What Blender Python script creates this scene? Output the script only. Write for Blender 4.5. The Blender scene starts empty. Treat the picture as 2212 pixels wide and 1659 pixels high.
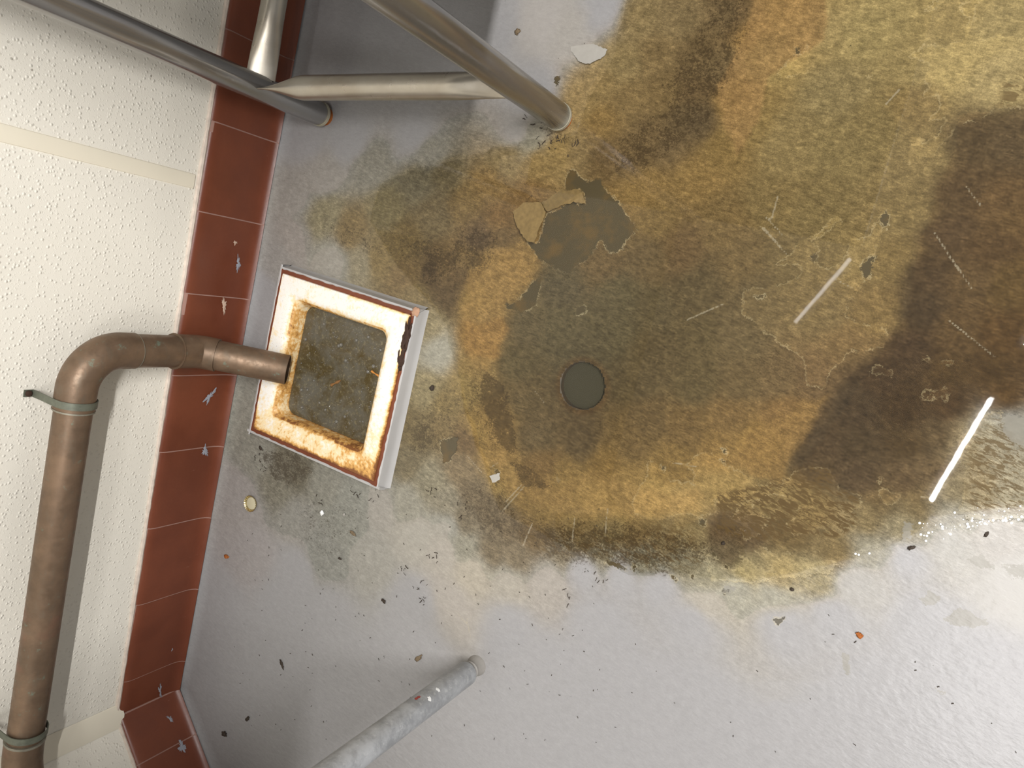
import bpy, bmesh, math, random
import numpy as np
from mathutils import Vector, Matrix, noise as mnoise

random.seed(7)
rng = np.random.default_rng(11)
scene = bpy.context.scene
COL = scene.collection

# ------------------------------------------------------------------ camera
PW, PH, F, CAM_H = 2212.0, 1659.0, 1600.0, 1.05
CX, CY = PW / 2, PH / 2
_n = np.array([(1924 - CX) / F, (773 - CY) / F, 1.0]); _n /= np.linalg.norm(_n)   # straight down, seen by the camera
_u = np.cross([0, 1, 0], _n); _u /= np.linalg.norm(_u)
_v = np.cross(_n, _u)

def at(x, y, z=0.0):
    """point of the level plane at height z that shows at pixel x, y of the photograph"""
    d = np.array([(x - CX) / F, (y - CY) / F, 1.0])
    w = np.array([d @ _u, -(d @ _v), -(d @ _n)])
    p = np.array([0, 0, CAM_H]) + w * (z - CAM_H) / w[2]
    return Vector(p)

cam_data = bpy.data.cameras.new('camera')
cam = bpy.data.objects.new('camera', cam_data); COL.objects.link(cam)
cam_data.sensor_width = 36.0
cam_data.lens = F / PW * 36.0
cam_data.clip_start = 0.01
R = Matrix(((_u[0], -_u[1], -_u[2]), (-_v[0], _v[1], _v[2]), (-_n[0], _n[1], _n[2])))
cam.matrix_world = Matrix.Translation((0, 0, CAM_H)) @ R.to_4x4()
scene.camera = cam

# ------------------------------------------------------------------ world, lights, exposure
vs = scene.view_settings
scene.display_settings.display_device = 'sRGB'
vs.view_transform = 'Standard'; vs.look = 'None'; vs.gamma = 1.0; vs.use_curve_mapping = False
vs.exposure = 0.0
cy = scene.cycles; cy.max_bounces = 7; cy.diffuse_bounces = 3; cy.glossy_bounces = 4; cy.caustics_reflective = False; cy.caustics_refractive = False

world = bpy.data.worlds.new('world'); scene.world = world; world.use_nodes = True
wbg = world.node_tree.nodes['Background']
wbg.inputs[0].default_value = (0.80, 0.79, 0.78, 1); wbg.inputs[1].default_value = 0.24

def area(name, loc, target, size, power, color=(1, 0.97, 0.92), size_y=None):
    L = bpy.data.lights.new(name, 'AREA'); L.energy = power; L.color = color
    L.shape = 'RECTANGLE'; L.size = size; L.size_y = size_y or size
    o = bpy.data.objects.new(name, L); COL.objects.link(o); o.location = loc
    o.rotation_euler = (Vector(target) - Vector(loc)).to_track_quat('-Z', 'Y').to_euler()
    return o
def lamp(name, A, B, power, width=0.028, color=(1, 0.985, 0.975)):
    A, B = Vector(A), Vector(B); d = B - A
    L = bpy.data.lights.new(name, 'AREA'); L.energy = power; L.color = color; L.shape = 'RECTANGLE'; L.size = d.length; L.size_y = width
    o = bpy.data.objects.new(name, L); COL.objects.link(o); o.location = (A + B) / 2; o.rotation_euler = (0, 0, math.atan2(d.y, d.x)); return o
# two bare tubes in line over the puddle, a short one nearer the wall, a softer panel towards the viewer
LAMPS = [((0.378, -0.177, 2.64), (0.155, -0.625, 2.64)), ((0.494, 0.046, 2.64), (0.80, 0.66, 2.64)), ((-0.16, 0.45, 2.64), (-0.40, 0.17, 2.64))]
lamp('tube_light_a', *LAMPS[0], 8.0, 0.014); lamp('tube_light_b', *LAMPS[1], 10.0, 0.014); lamp('tube_light_c', *LAMPS[2], 0.18, 0.016)
lamp('tube_light_far', (0.98, -0.30, 2.62), (1.30, 0.82, 2.62), 118, 0.035)
area('ceiling_fill', (1.1, 0.05, 2.68), (1.1, 0.05, 0), 5.0, 30, (1, 0.985, 0.975))  # broad unseen fill, added as even ambient light from above
area('panel_light', (0.55, -1.45, 2.60), (0.55, -1.45, 0), 0.45, 24, (1, 0.985, 0.99), size_y=0.9)

# ------------------------------------------------------------------ helpers
def link(o, parent=None):
    COL.objects.link(o)
    if parent is not None: o.parent = parent
    return o
def tag(o, label, cat, group=None, kind=None):
    o['label'] = label; o['category'] = cat
    if group: o['group'] = group
    if kind: o['kind'] = kind
    return o
def empty(name, loc, label, cat, group=None):
    o = bpy.data.objects.new(name, None); o.location = loc; o.empty_display_size = 0.02
    link(o); tag(o, label, cat, group); return o
class MB:
    def __init__(s): s.v = []; s.f = []; s.mi = []
    def add(s, vs_, fs_, mi=0):
        b = len(s.v); s.v += [tuple(p) for p in vs_]
        s.f += [tuple(i + b for i in f) for f in fs_]; s.mi += [mi] * len(fs_)
    def loft(s, rings, closed=True, cap0=True, cap1=True, mi=0):
        n = len(rings[0]); vs_ = [p for r in rings for p in r]; fs_ = []
        for i in range(len(rings) - 1):
            for j in range(n if closed else n - 1):
                a = i * n + j; b = i * n + (j + 1) % n
                fs_.append((a, b, b + n, a + n))
        if cap0: fs_.append(tuple(reversed(range(n))))
        if cap1: fs_.append(tuple(range((len(rings) - 1) * n, len(rings) * n)))
        s.add(vs_, fs_, mi)
    def tube(s, path, radii, n=24, cap=True, mi=0):
        path = [Vector(p) for p in path]
        if not hasattr(radii, '__len__'): radii = [radii] * len(path)
        rings = []; prev = None
        for i, p in enumerate(path):
            t = (path[min(i + 1, len(path) - 1)] - path[max(i - 1, 0)]).normalized()
            if prev is None:
                a = t.orthogonal().normalized()
            else:
                a = (prev - t * prev.dot(t)).normalized()
            prev = a; b = t.cross(a)
            rings.append([p + (a * math.cos(k * 2 * math.pi / n) + b * math.sin(k * 2 * math.pi / n)) * radii[i] for k in range(n)])
        s.loft(rings, True, cap, cap, mi)
    def box(s, c, sx, sy, sz, rot=None, mi=0):
        vs_ = []
        for x in (-1, 1):
            for y in (-1, 1):
                for z in (-1, 1):
                    p = Vector((x * sx / 2, y * sy / 2, z * sz / 2))
                    if rot is not None: p = rot @ p
                    vs_.append(Vector(c) + p)
        s.add(vs_, [(0, 1, 3, 2), (4, 6, 7, 5), (0, 4, 5, 1), (2, 3, 7, 6), (0, 2, 6, 4), (1, 5, 7, 3)], mi)
    def build(s, name, mats, parent=None, smooth=True, bevel=0, loc=None):
        off = Vector((0, 0, 0))
        if parent is not None: off = Vector(parent_world(parent))
        elif loc is not None: off = Vector(loc)
        me = bpy.data.meshes.new(name)
        me.from_pydata([tuple(Vector(p) - off) for p in s.v], [], s.f)
        if not isinstance(mats, (list, tuple)): mats = [mats]
        for m in mats: me.materials.append(m)
        me.polygons.foreach_set('material_index', s.mi)
        bm = bmesh.new(); bm.from_mesh(me)
        bmesh.ops.recalc_face_normals(bm, faces=bm.faces); bm.to_mesh(me); bm.free()
        if smooth:
            me.polygons.foreach_set('use_smooth', [True] * len(me.polygons))
            try: me.set_sharp_from_angle(angle=math.radians(42))
            except Exception: pass
        o = bpy.data.objects.new(name, me); link(o, parent)
        if parent is None and loc is not None: o.location = off
        if bevel:
            b = o.modifiers.new('bevel', 'BEVEL'); b.width = bevel; b.segments = 2; b.limit_method = 'ANGLE'
        return o
def parent_world(p):
    v = Vector(p.location)
    while p.parent: p = p.parent; v = v + Vector(p.location)
    return v

def lin(c):
    c = np.asarray(c, float) / 255.0
    return np.where(c <= 0.04045, c / 12.92, ((c + 0.055) / 1.055) ** 2.4)
def rgb(r, g, b): return (*lin((r, g, b)), 1.0)

# ---- node helpers
class NT:
    def __init__(s, name):
        s.m = bpy.data.materials.new(name); s.m.use_nodes = True; s.t = s.m.node_tree; s.t.nodes.clear()
        s.out = s.n('ShaderNodeOutputMaterial')
    def n(s, typ, **kw):
        x = s.t.nodes.new(typ)
        for k, v in kw.items(): setattr(x, k, v)
        return x
    def l(s, a, b): s.t.links.new(a, b)
    def inp(s, sock, v):
        if isinstance(v, bpy.types.NodeSocket): s.l(v, sock)
        elif v is not None: sock.default_value = v
    def math(s, op, a, b=None, clamp=False):
        x = s.n('ShaderNodeMath', operation=op, use_clamp=clamp); s.inp(x.inputs[0], a)
        if b is not None: s.inp(x.inputs[1], b)
        return x.outputs[0]
    def mix(s, fac, a, b, blend='MIX'):
        x = s.n('ShaderNodeMix', data_type='RGBA', blend_type=blend, clamp_factor=True)
        s.inp(x.inputs[0], fac); s.inp(x.inputs[6], a); s.inp(x.inputs[7], b); return x.outputs[2]
    def ramp(s, fac, lo, hi, a=0.0, b=1.0, smooth=True):
        x = s.n('ShaderNodeMapRange', interpolation_type='SMOOTHSTEP' if smooth else 'LINEAR')
        s.inp(x.inputs[0], fac); x.inputs[1].default_value = lo; x.inputs[2].default_value = hi
        x.inputs[3].default_value = a; x.inputs[4].default_value = b; return x.outputs[0]
    def coord(s, scale=(1, 1, 1), rot=(0, 0, 0), kind='Object'):
        tc = s.n('ShaderNodeTexCoord'); mp = s.n('ShaderNodeMapping')
        # turn first, then stretch
        if any(rot):
            m0 = s.n('ShaderNodeMapping'); m0.inputs['Rotation'].default_value = rot
            s.l(tc.outputs[kind], m0.inputs[0]); s.l(m0.outputs[0], mp.inputs[0])
        else: s.l(tc.outputs[kind], mp.inputs[0])
        mp.inputs['Scale'].default_value = scale; return mp.outputs[0]
    def noise(s, scale, detail=3, rough=0.55, vec=None, dist=0.0, col=False):
        x = s.n('ShaderNodeTexNoise'); x.inputs['Scale'].default_value = scale
        x.inputs['Detail'].default_value = detail; x.inputs['Roughness'].default_value = rough
        x.inputs['Distortion'].default_value = dist
        s.l(vec if vec is not None else s.coord(), x.inputs['Vector'])
        return x.outputs[1 if col else 0]
    def voro(s, scale, vec=None, feature='F1', smooth=None, rand=1.0):
        x = s.n('ShaderNodeTexVoronoi', feature=feature); x.inputs['Scale'].default_value = scale
        x.inputs['Randomness'].default_value = rand
        s.l(vec if vec is not None else s.coord(), x.inputs['Vector']); return x.outputs[0]
    def bump(s, h, dist=0.001, strength=1.0, prev=None):
        x = s.n('ShaderNodeBump'); x.inputs['Strength'].default_value = strength
        x.inputs['Distance'].default_value = dist; s.l(h, x.inputs['Height'])
        if prev is not None: s.l(prev, x.inputs['Normal'])
        return x.outputs[0]
    def bsdf(s, color, rough=0.5, metal=0.0, normal=None, spec=0.5, coat=0.0, coat_rough=0.1):
        x = s.n('ShaderNodeBsdfPrincipled')
        s.inp(x.inputs['Base Color'], color); s.inp(x.inputs['Roughness'], rough); s.inp(x.inputs['Metallic'], metal)
        s.inp(x.inputs['Specular IOR Level'], spec); x.inputs['Coat Weight'].default_value = coat
        x.inputs['Coat Roughness'].default_value = coat_rough
        if normal is not None: s.l(normal, x.inputs['Normal'])
        s.l(x.outputs[0], s.out.inputs[0]); return s.m
    def attr(s, name, col=False):
        x = s.n('ShaderNodeAttribute', attribute_name=name); return x.outputs['Color' if col else 'Fac']

# ------------------------------------------------------------------ materials
def mat_plain(name, c, rough=0.5, metal=0.0, var=0.12, scale=60, bump=0.0, spec=0.5):
    t = NT(name); f = t.noise(scale, 4)
    a = t.mix(f, tuple(x * (1 - var) for x in c[:3]) + (1,), tuple(min(1, x * (1 + var)) for x in c[:3]) + (1,))
    return t.bsdf(a, rough, metal, t.bump(f, bump) if bump else None, spec)

def mat_frp():
    t = NT('cream_pebbled_wall_panel')
    v = t.voro(150); h1 = t.ramp(v, 0.05, 0.42, 1, 0)
    v2 = t.voro(300); h2 = t.ramp(v2, 0.0, 0.4, 1, 0)
    sel = t.ramp(t.noise(110, 2), 0.30, 0.50)
    h = t.math('ADD', t.math('MULTIPLY', h1, sel), t.math('MULTIPLY', h2, 0.25))
    patch = t.noise(3.0, 4)
    c = t.mix(patch, rgb(228, 223, 210), rgb(238, 233, 220))
    spots = t.ramp(t.voro(32), 0.045, 0.075, 1, 0)
    keep = t.ramp(t.noise(20, 1), 0.50, 0.62)
    c = t.mix(t.math('MULTIPLY', t.math('MULTIPLY', spots, keep), 0.65), c, rgb(110, 100, 85))
    return t.bsdf(c, 0.42, 0, t.bump(h, 0.0009, 0.9), 0.4)
def mat_tile():
    t = NT('red_quarry_tile')
    n1 = t.noise(9, 5, 0.6); n2 = t.noise(220, 3)
    c = t.mix(t.ramp(n1, 0.3, 0.7), rgb(102, 52, 31), rgb(117, 62, 38))
    c = t.mix(t.math('MULTIPLY', n2, 0.25), c, rgb(90, 38, 26))
    sc = t.noise(30, 5, 0.75, t.coord((6, 6, 0.7)))
    c = t.mix(t.ramp(sc, 0.66, 0.78, 0, 0.45), c, rgb(180, 140, 125))
    return t.bsdf(c, t.ramp(n1, 0.2, 0.8, 0.32, 0.5), 0, t.bump(n2, 0.0003, 0.5), 0.5)
def mat_copper(name='tarnished_copper', dark=1.0):
    t = NT(name)
    n1 = t.noise(16, 6, 0.65); n2 = t.noise(55, 5, 0.7); n3 = t.noise(35, 5, 0.6, t.coord((1, 1, 3)))
    c = t.mix(t.ramp(n1, 0.3, 0.72), rgb(104, 86, 69), rgb(130, 107, 86))
    c = t.mix(t.ramp(n3, 0.5, 0.72, 0, 0.7), c, rgb(112, 98, 82))
    c = t.mix(t.ramp(n2, 0.6, 0.72, 0, 0.65), c, rgb(120, 140, 124))
    c = t.mix(t.ramp(t.noise(12, 3), 0.58, 0.75, 0, 0.5), c, rgb(146, 100, 82))
    c = t.mix(t.ramp(t.noise(120, 4, 0.8), 0.68, 0.78, 0, 0.6), c, rgb(66, 52, 42))
    return t.bsdf(c, t.ramp(n2, 0.3, 0.7, 0.38, 0.62), 0.55, t.bump(n2, 0.0004, 0.5), 0.5)
def mat_steel(name='brushed_stainless_steel', base=(160, 159, 158), rough=0.18, stain=0.2):
    t = NT(name)
    n1 = t.noise(60, 4, 0.6, t.coord((1, 1, 0.05))); n2 = t.noise(14, 5, 0.6)
    c = t.mix(t.ramp(n2, 0.35, 0.75, 0, stain), rgb(*base), rgb(138, 118, 92))
    c = t.mix(t.ramp(t.noise(160, 4, 0.8), 0.66, 0.74, 0, 0.5), c, rgb(80, 70, 58))
    return t.bsdf(c, t.ramp(n1, 0.3, 0.7, rough - 0.03, rough + 0.07), 0.78, t.bump(n1, 0.0001, 0.25), 0.5)
def mat_galv():
    t = NT('galvanized_steel')
    n1 = t.noise(28, 5, 0.7); n2 = t.noise(140, 4, 0.7)
    c = t.mix(t.ramp(n1, 0.35, 0.65), rgb(148, 150, 152), rgb(182, 184, 186))
    c = t.mix(t.ramp(n2, 0.55, 0.7, 0, 0.5), c, rgb(205, 206, 205))
    c = t.mix(t.ramp(t.noise(70, 5, 0.8), 0.6, 0.75, 0, 0.5), c, rgb(120, 122, 118))
    return t.bsdf(c, t.ramp(n1, 0.3, 0.7, 0.40, 0.6), 0.35, t.bump(n2, 0.0002, 0.4), 0.5)
def mat_enamel():
    t = NT('rust_stained_enamel')
    # 'rust' attribute: how much rust has run there; noise breaks it up
    r = t.attr('rust'); n1 = t.noise(42, 6, 0.68); n2 = t.noise(170, 5, 0.75); n3 = t.noise(400, 3, 0.6)
    v = t.math('ADD', r, t.math('MULTIPLY', t.math('SUBTRACT', n1, 0.5), 1.2))
    v = t.math('ADD', v, t.math('MULTIPLY', t.math('SUBTRACT', n2, 0.5), 0.9))
    c = t.mix(t.ramp(v, 0.05, 0.42), (0.86, 0.83, 0.77, 1), (0.85, 0.68, 0.40, 1))
    c = t.mix(t.ramp(v, 0.40, 0.66), c, (0.66, 0.36, 0.10, 1))
    c = t.mix(t.ramp(v, 0.62, 0.95), c, (0.20, 0.075, 0.020, 1))
    c = t.mix(t.ramp(n3, 0.63, 0.72, 0, 0.6), c, (0.20, 0.13, 0.08, 1))
    return t.bsdf(c, t.ramp(v, 0.2, 0.8, 0.18, 0.55), 0, t.bump(t.math('ADD', n2, n1), 0.0006, 0.5), 0.6)
def mat_murk():
    t = NT('murky_sink_water')
    n1 = t.noise(22, 5, 0.7, dist=0.6); n2 = t.noise(120, 4, 0.75)
    c = t.mix(t.ramp(n1, 0.35, 0.65), rgb(88, 84, 73), rgb(74, 63, 38))
    c = t.mix(t.ramp(n2, 0.53, 0.66, 0, 0.6), c, rgb(124, 114, 86))
    c = t.mix(t.ramp(t.noise(260, 4, 0.8), 0.58, 0.68, 0, 0.6), c, rgb(150, 142, 118))
    c = t.mix(t.ramp(t.noise(60, 5, 0.8), 0.6, 0.78, 0, 0.4), c, rgb(58, 50, 34))
    return t.bsdf(c, 0.13, 0, t.bump(t.noise(70, 3), 0.0006, 0.3), 0.4)
def mat_water():
    t = NT('clear_shallow_water')
    n = t.bump(t.noise(9, 2), 0.0005, 0.18)
    fr = t.n('ShaderNodeFresnel'); fr.inputs[0].default_value = 1.36; t.l(n, fr.inputs[1])
    tr = t.n('ShaderNodeBsdfTransparent'); tr.inputs[0].default_value = (0.97, 0.965, 0.94, 1)
    gl = t.n('ShaderNodeBsdfGlossy'); gl.inputs['Roughness'].default_value = 0.02; t.l(n, gl.inputs['Normal'])
    mx = t.n('ShaderNodeMixShader'); t.l(fr.outputs[0], mx.inputs[0]); t.l(tr.outputs[0], mx.inputs[1]); t.l(gl.outputs[0], mx.inputs[2])
    t.l(mx.outputs[0], t.out.inputs[0]); return t.m
def mat_bubble():
    t = NT('water_bubble')
    fr = t.n('ShaderNodeFresnel'); fr.inputs[0].default_value = 2.1
    tr = t.n('ShaderNodeBsdfTransparent'); tr.inputs[0].default_value = (0.93, 0.92, 0.86, 1)
    gl = t.n('ShaderNodeBsdfGlossy'); gl.inputs['Roughness'].default_value = 0.05
    mx = t.n('ShaderNodeMixShader'); t.l(fr.outputs[0], mx.inputs[0]); t.l(tr.outputs[0], mx.inputs[1]); t.l(gl.outputs[0], mx.inputs[2])
    df = t.n('ShaderNodeBsdfDiffuse'); df.inputs[0].default_value = (.8, .78, .7, 1); m2 = t.n('ShaderNodeMixShader'); m2.inputs[0].default_value = 0.12
    t.l(mx.outputs[0], m2.inputs[1]); t.l(df.outputs[0], m2.inputs[2])
    t.l(m2.outputs[0], t.out.inputs[0]); return t.m
def mat_floor():
    t = NT('painted_floor')
    P = t.coord()
    base = t.attr('stain', True)
    streak = t.coord((1.0, 0.30, 1), (0, 0, math.radians(115)))
    jag = t.math('ADD', t.math('MULTIPLY', t.math('SUBTRACT', t.noise(75, 5, 0.7, P), 0.5), 0.019),
                 t.math('MULTIPLY', t.math('SUBTRACT', t.noise(420, 3, 0.6, P), 0.5), 0.008))
    # mottling of the stains (none on clean paint)
    st = t.attr('dirty')
    mot = t.noise(85, 6, 0.72, P); mot2 = t.noise(330, 5, 0.75, streak); mot3 = t.noise(700, 3, 0.7, P)
    m = t.math('ADD', t.math('MULTIPLY', t.math('SUBTRACT', mot, 0.5), 0.7), t.math('MULTIPLY', t.math('SUBTRACT', mot2, 0.5), 0.8))
    m = t.math('ADD', m, t.math('MULTIPLY', t.math('SUBTRACT', mot3, 0.5), 0.6))
    mm = t.math('MULTIPLY', m, t.math('ADD', t.math('MULTIPLY', st, 0.85), 0.05))
    gain = t.math('POWER', 2.0, t.math('MULTIPLY', mm, 4.0))
    gc = t.n('ShaderNodeCombineColor'); 
    for k in range(3): t.l(gain, gc.inputs[k])
    c = t.mix(1.0, base, gc.outputs[0], 'MULTIPLY')
    # light upper layers of paint, with a pale chipped rim
    lt = t.math('ADD', t.attr('lite'), jag)
    lm = t.ramp(lt, -0.0004, 0.0006)
    c = t.mix(t.math('MULTIPLY', lm, 0.80), c, t.mix(1.0, c, (1.32, 1.31, 1.27, 1), 'MULTIPLY'))
    rim = t.math('MULTIPLY', t.ramp(lt, -0.0002, 0.0006), t.ramp(lt, 0.0008, 0.0026, 1, 0))
    c = t.mix(t.math('MULTIPLY', t.math('MULTIPLY', rim, t.ramp(t.noise(50, 3, 0.6, P), 0.38, 0.58)), 0.36), c, rgb(205, 188, 145))
    # lichen-like worn layer: dark squiggles over the light paint
    li = t.attr('lichen'); sq = t.noise(210, 5, 0.65, streak, dist=1.0)
    c = t.mix(t.math('MULTIPLY', t.ramp(sq, 0.47, 0.55), t.math('MULTIPLY', li, 0.95)), c, rgb(104, 84, 52))
    # mould: clusters of dark speckle
    gr = t.attr('grime'); sp = t.noise(300, 5, 0.75, P, dist=0.5); cl = t.noise(60, 4, 0.7, P)
    thr = t.math('ADD', t.math('MULTIPLY', gr, 0.20), t.math('ADD', t.math('MULTIPLY', sp, 0.65), t.math('MULTIPLY', cl, 0.35)))
    c = t.mix(t.math('MULTIPLY', t.ramp(thr, 0.655, 0.715), t.math('MULTIPLY', t.ramp(gr, 0.0, 0.3), 0.62)), c, rgb(62, 50, 34))
    # bare patches where the paint has come off
    bt = t.math('ADD', t.attr('bare'), jag)
    bm_ = t.ramp(bt, -0.0003, 0.0005)
    bc = t.mix(t.ramp(t.noise(26, 4, 0.6, P), 0.45, 0.7), rgb(92, 82, 60), rgb(112, 92, 58))
    bc = t.mix(t.ramp(t.attr('dirty'), 0.0, 0.35), rgb(112, 108, 98), bc)
    c = t.mix(bm_, c, bc)
    edge = t.math('MULTIPLY', t.ramp(bt, -0.0022, -0.0006), t.ramp(bt, -0.0006, 0.0, 1, 0))
    c = t.mix(t.math('MULTIPLY', t.math('MULTIPLY', edge, t.ramp(t.noise(40, 3, 0.6, P), 0.42, 0.6)), 0.5), c, rgb(214, 200, 160))
    pale = t.math('ADD', t.attr('pale'), jag)
    c = t.mix(t.math('MULTIPLY', t.ramp(pale, -0.0003, 0.0006), 0.75), c, rgb(158, 154, 143))
    # tiny dark grit trodden into the paint
    gv = t.ramp(t.voro(55, P), 0.035, 0.06, 1, 0); gk = t.ramp(t.noise(30, 2, 0.5, P), 0.56, 0.66)
    c = t.mix(t.math('MULTIPLY', t.math('MULTIPLY', gv, gk), 0.8), c, rgb(60, 54, 44))
    # scratches
    sc_ = t.math('ADD', t.attr('scratch'), t.math('MULTIPLY', t.math('SUBTRACT', t.noise(200, 3, 0.6, P), 0.5), 0.003))
    c = t.mix(t.math('MULTIPLY', t.ramp(sc_, 0.0006, 0.0016, 1, 0), 0.42), c, rgb(196, 186, 160))
    c = t.mix(1.0, c, (0.665, 0.665, 0.67, 1), 'MULTIPLY')
    # relief
    op = t.noise(190, 3, 0.55, t.coord((1, 0.45, 1), (0, 0, math.radians(115)))); op2 = t.noise(38, 3, 0.5, P)
    h = t.math('ADD', t.math('MULTIPLY', op, 0.55), t.math('MULTIPLY', op2, 1.0))
    h = t.math('ADD', h, t.math('MULTIPLY', lm, 0.9))
    h = t.math('SUBTRACT', h, t.math('MULTIPLY', bm_, 1.6))
    wet = t.attr('wet')
    nb = t.n('ShaderNodeBump'); nb.inputs['Distance'].default_value = 0.0010; t.l(h, nb.inputs['Height'])
    t.l(t.math('SUBTRACT', 0.85, t.math('MULTIPLY', wet, 0.62)), nb.inputs['Strength']); nrm = nb.outputs[0]
    rough = t.math('ADD', 0.33, t.math('MULTIPLY', wet, 0.4))
    return t.bsdf(c, rough, 0, nrm, t.math('SUBTRACT', 0.5, t.math('MULTIPLY', wet, 0.45)))

M = dict(
    frp=mat_frp(), tile=mat_tile(), copper=mat_copper(), steel=mat_steel(), galv=mat_galv(), enamel=mat_enamel(),
    murk=mat_murk(), water=mat_water(), bubble=mat_bubble(), floor=mat_floor(),
    brace=mat_steel('dull_stainless_tube', (186, 180, 168), 0.30, 0.35),
    grout=mat_plain('pale_grout', rgb(150, 116, 104), 0.8), strip=mat_plain('cream_divider_strip', rgb(232, 224, 204), 0.35, 0, 0.04, 12),
    caulk=mat_plain('dirty_caulk', rgb(206, 192, 178), 0.7, 0, 0.35, 90, 0.0006),
    greypaint=mat_plain('grey_floor_paint', rgb(176, 174, 172), 0.34, 0, 0.06, 40, 0.0006),
    splash=mat_plain('grey_paint_splash', rgb(150, 152, 160), 0.5), palesplash=mat_plain('pale_plaster_splash', rgb(196, 170, 150), 0.7),
    rust=mat_plain('orange_rust', rgb(150, 84, 30), 0.8, 0, 0.5, 200, 0.0006), darkrust=mat_plain('dark_rust', rgb(58, 38, 26), 0.85, 0, 0.5, 160, 0.001),
    zinc=mat_plain('zinc_strap', rgb(100, 103, 90), 0.5, 0.3, 0.4, 120), cap=mat_plain('worn_cap_metal', rgb(196, 178, 130), 0.28, 0.85, 0.3, 200),
    liner=mat_plain('cap_liner', rgb(186, 178, 150), 0.35, 0, 0.06), flake=mat_plain('lifted_paint_flake', rgb(116, 96, 58), 0.6, 0, 0.5, 150, 0.0005),
    whiteflake=mat_plain('pale_paint_flake', rgb(160, 156, 148), 0.4, 0, 0.1, 120, 0.0004), tan=mat_plain('tan_stick', rgb(190, 126, 56), 0.55, 0, 0.15),
    crumb=mat_plain('dark_crumb', rgb(52, 42, 32), 0.8, 0, 0.4, 400), brown=mat_plain('brown_leaf_bit', rgb(112, 96, 74), 0.8, 0, 0.3, 300),
    redpaint=mat_plain('red_paint', rgb(150, 52, 42), 0.4), white=mat_plain('white_paint', rgb(236, 236, 234), 0.4), black=mat_plain('blackened_water', rgb(60, 57, 44), 0.7, 0, 0.06, 20, 0, 0.05),
    ceil=mat_plain('ceiling_board', rgb(205, 200, 190), 0.8), top=mat_plain('table_top_steel', rgb(150, 148, 142), 0.35, 0.7),
    footpaint=mat_plain('paint_covered_foot', rgb(140, 136, 130), 0.55, 0, 0.2, 80, 0.0005),
    wire=mat_plain('dark_wire', rgb(50, 40, 34), 0.6),
    glow=None)
t = NT('lit_tube'); e = t.n('ShaderNodeEmission'); e.inputs[0].default_value = (1, 0.97, 0.95, 1); e.inputs[1].default_value = 6
t.l(e.outputs[0], t.out.inputs[0]); M['glow'] = t.m

# ------------------------------------------------------------------ wall frame of reference
WM = Vector((-1.1349, 0.0214, 0)); WD = Vector((0.27527, 0.96137, 0)); WN = Vector((0.96137, -0.27527, 0))   # WN points into the room
def wl(s, off, z): return WM + WD * s + WN * off + Vector((0, 0, z))
S_COR = -0.722
COR = wl(S_COR, 0, 0)
WD2 = Vector((math.cos(math.radians(-60.5)), math.sin(math.radians(-60.5)), 0)); WN2 = Vector((-WD2.y, WD2.x, 0))
# the corner as a chain: a profile offset `off` is mitred there
def chain(off, z, s_list_1, s_list_2):
    """points along wall 1 (towards the corner), the mitre, then along wall 2"""
    mit = COR + (WN + WN2) * (off / (1 + WN.dot(WN2))) + Vector((0, 0, z))
    return [wl(s, off, z) for s in s_list_1], mit, [COR + WD2 * s + WN2 * off + Vector((0, 0, z)) for s in s_list_2]

# ------------------------------------------------------------------ noise and polygon fields for the floor
_perm = rng.random((256, 256))
def vnoise(x, y):
    xi = np.floor(x).astype(int); yi = np.floor(y).astype(int); fx = x - xi; fy = y - yi
    fx = fx * fx * (3 - 2 * fx); fy = fy * fy * (3 - 2 * fy)
    g = lambda a, b: _perm[a & 255, b & 255]
    return (g(xi, yi) * (1 - fx) + g(xi + 1, yi) * fx) * (1 - fy) + (g(xi, yi + 1) * (1 - fx) + g(xi + 1, yi + 1) * fx) * fy
def fbm(x, y, sc, oct=4, off=0.0):
    r = 0; a = 0.5; tot = 0
    for k in range(oct):
        r = r + a * vnoise(x * sc + 17.3 * k + off, y * sc + 9.1 * k - off); tot += a; a *= 0.55; sc *= 2.03
    return r / tot - 0.5
def poly_px(pts, ox=0, oy=0, s=1.0):
    return np.array([at(ox + x / s, oy + y / s)[:2] for x, y in pts])
def sdf(X, Y, poly, pad=0.08):
    """signed distance, positive inside; -pad beyond the padded box"""
    out = np.full(X.shape, -pad)
    lo = poly.min(0) - pad; hi = poly.max(0) + pad
    m = (X > lo[0]) & (X < hi[0]) & (Y > lo[1]) & (Y < hi[1])
    x = X[m]; y = Y[m]; d2 = np.full(x.shape, 1e9); ins = np.zeros(x.shape, bool)
    n = len(poly)
    for i in range(n):
        ax, ay = poly[i]; bx, by = poly[(i + 1) % n]; dx, dy = bx - ax, by - ay
        tt = np.clip(((x - ax) * dx + (y - ay) * dy) / (dx * dx + dy * dy + 1e-12), 0, 1)
        d2 = np.minimum(d2, (x - ax - tt * dx) ** 2 + (y - ay - tt * dy) ** 2)
        c = ((ay > y) != (by > y)) & (x < (bx - ax) * (y - ay) / (by - ay + 1e-12) + ax)
        ins ^= c
    d = np.sqrt(d2); out[m] = np.clip(np.where(ins, d, -d), -pad, None)
    return out
def sstep(a, b, x):
    t_ = np.clip((x - a) / (b - a), 0, 1); return t_ * t_ * (3 - 2 * t_)

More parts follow.
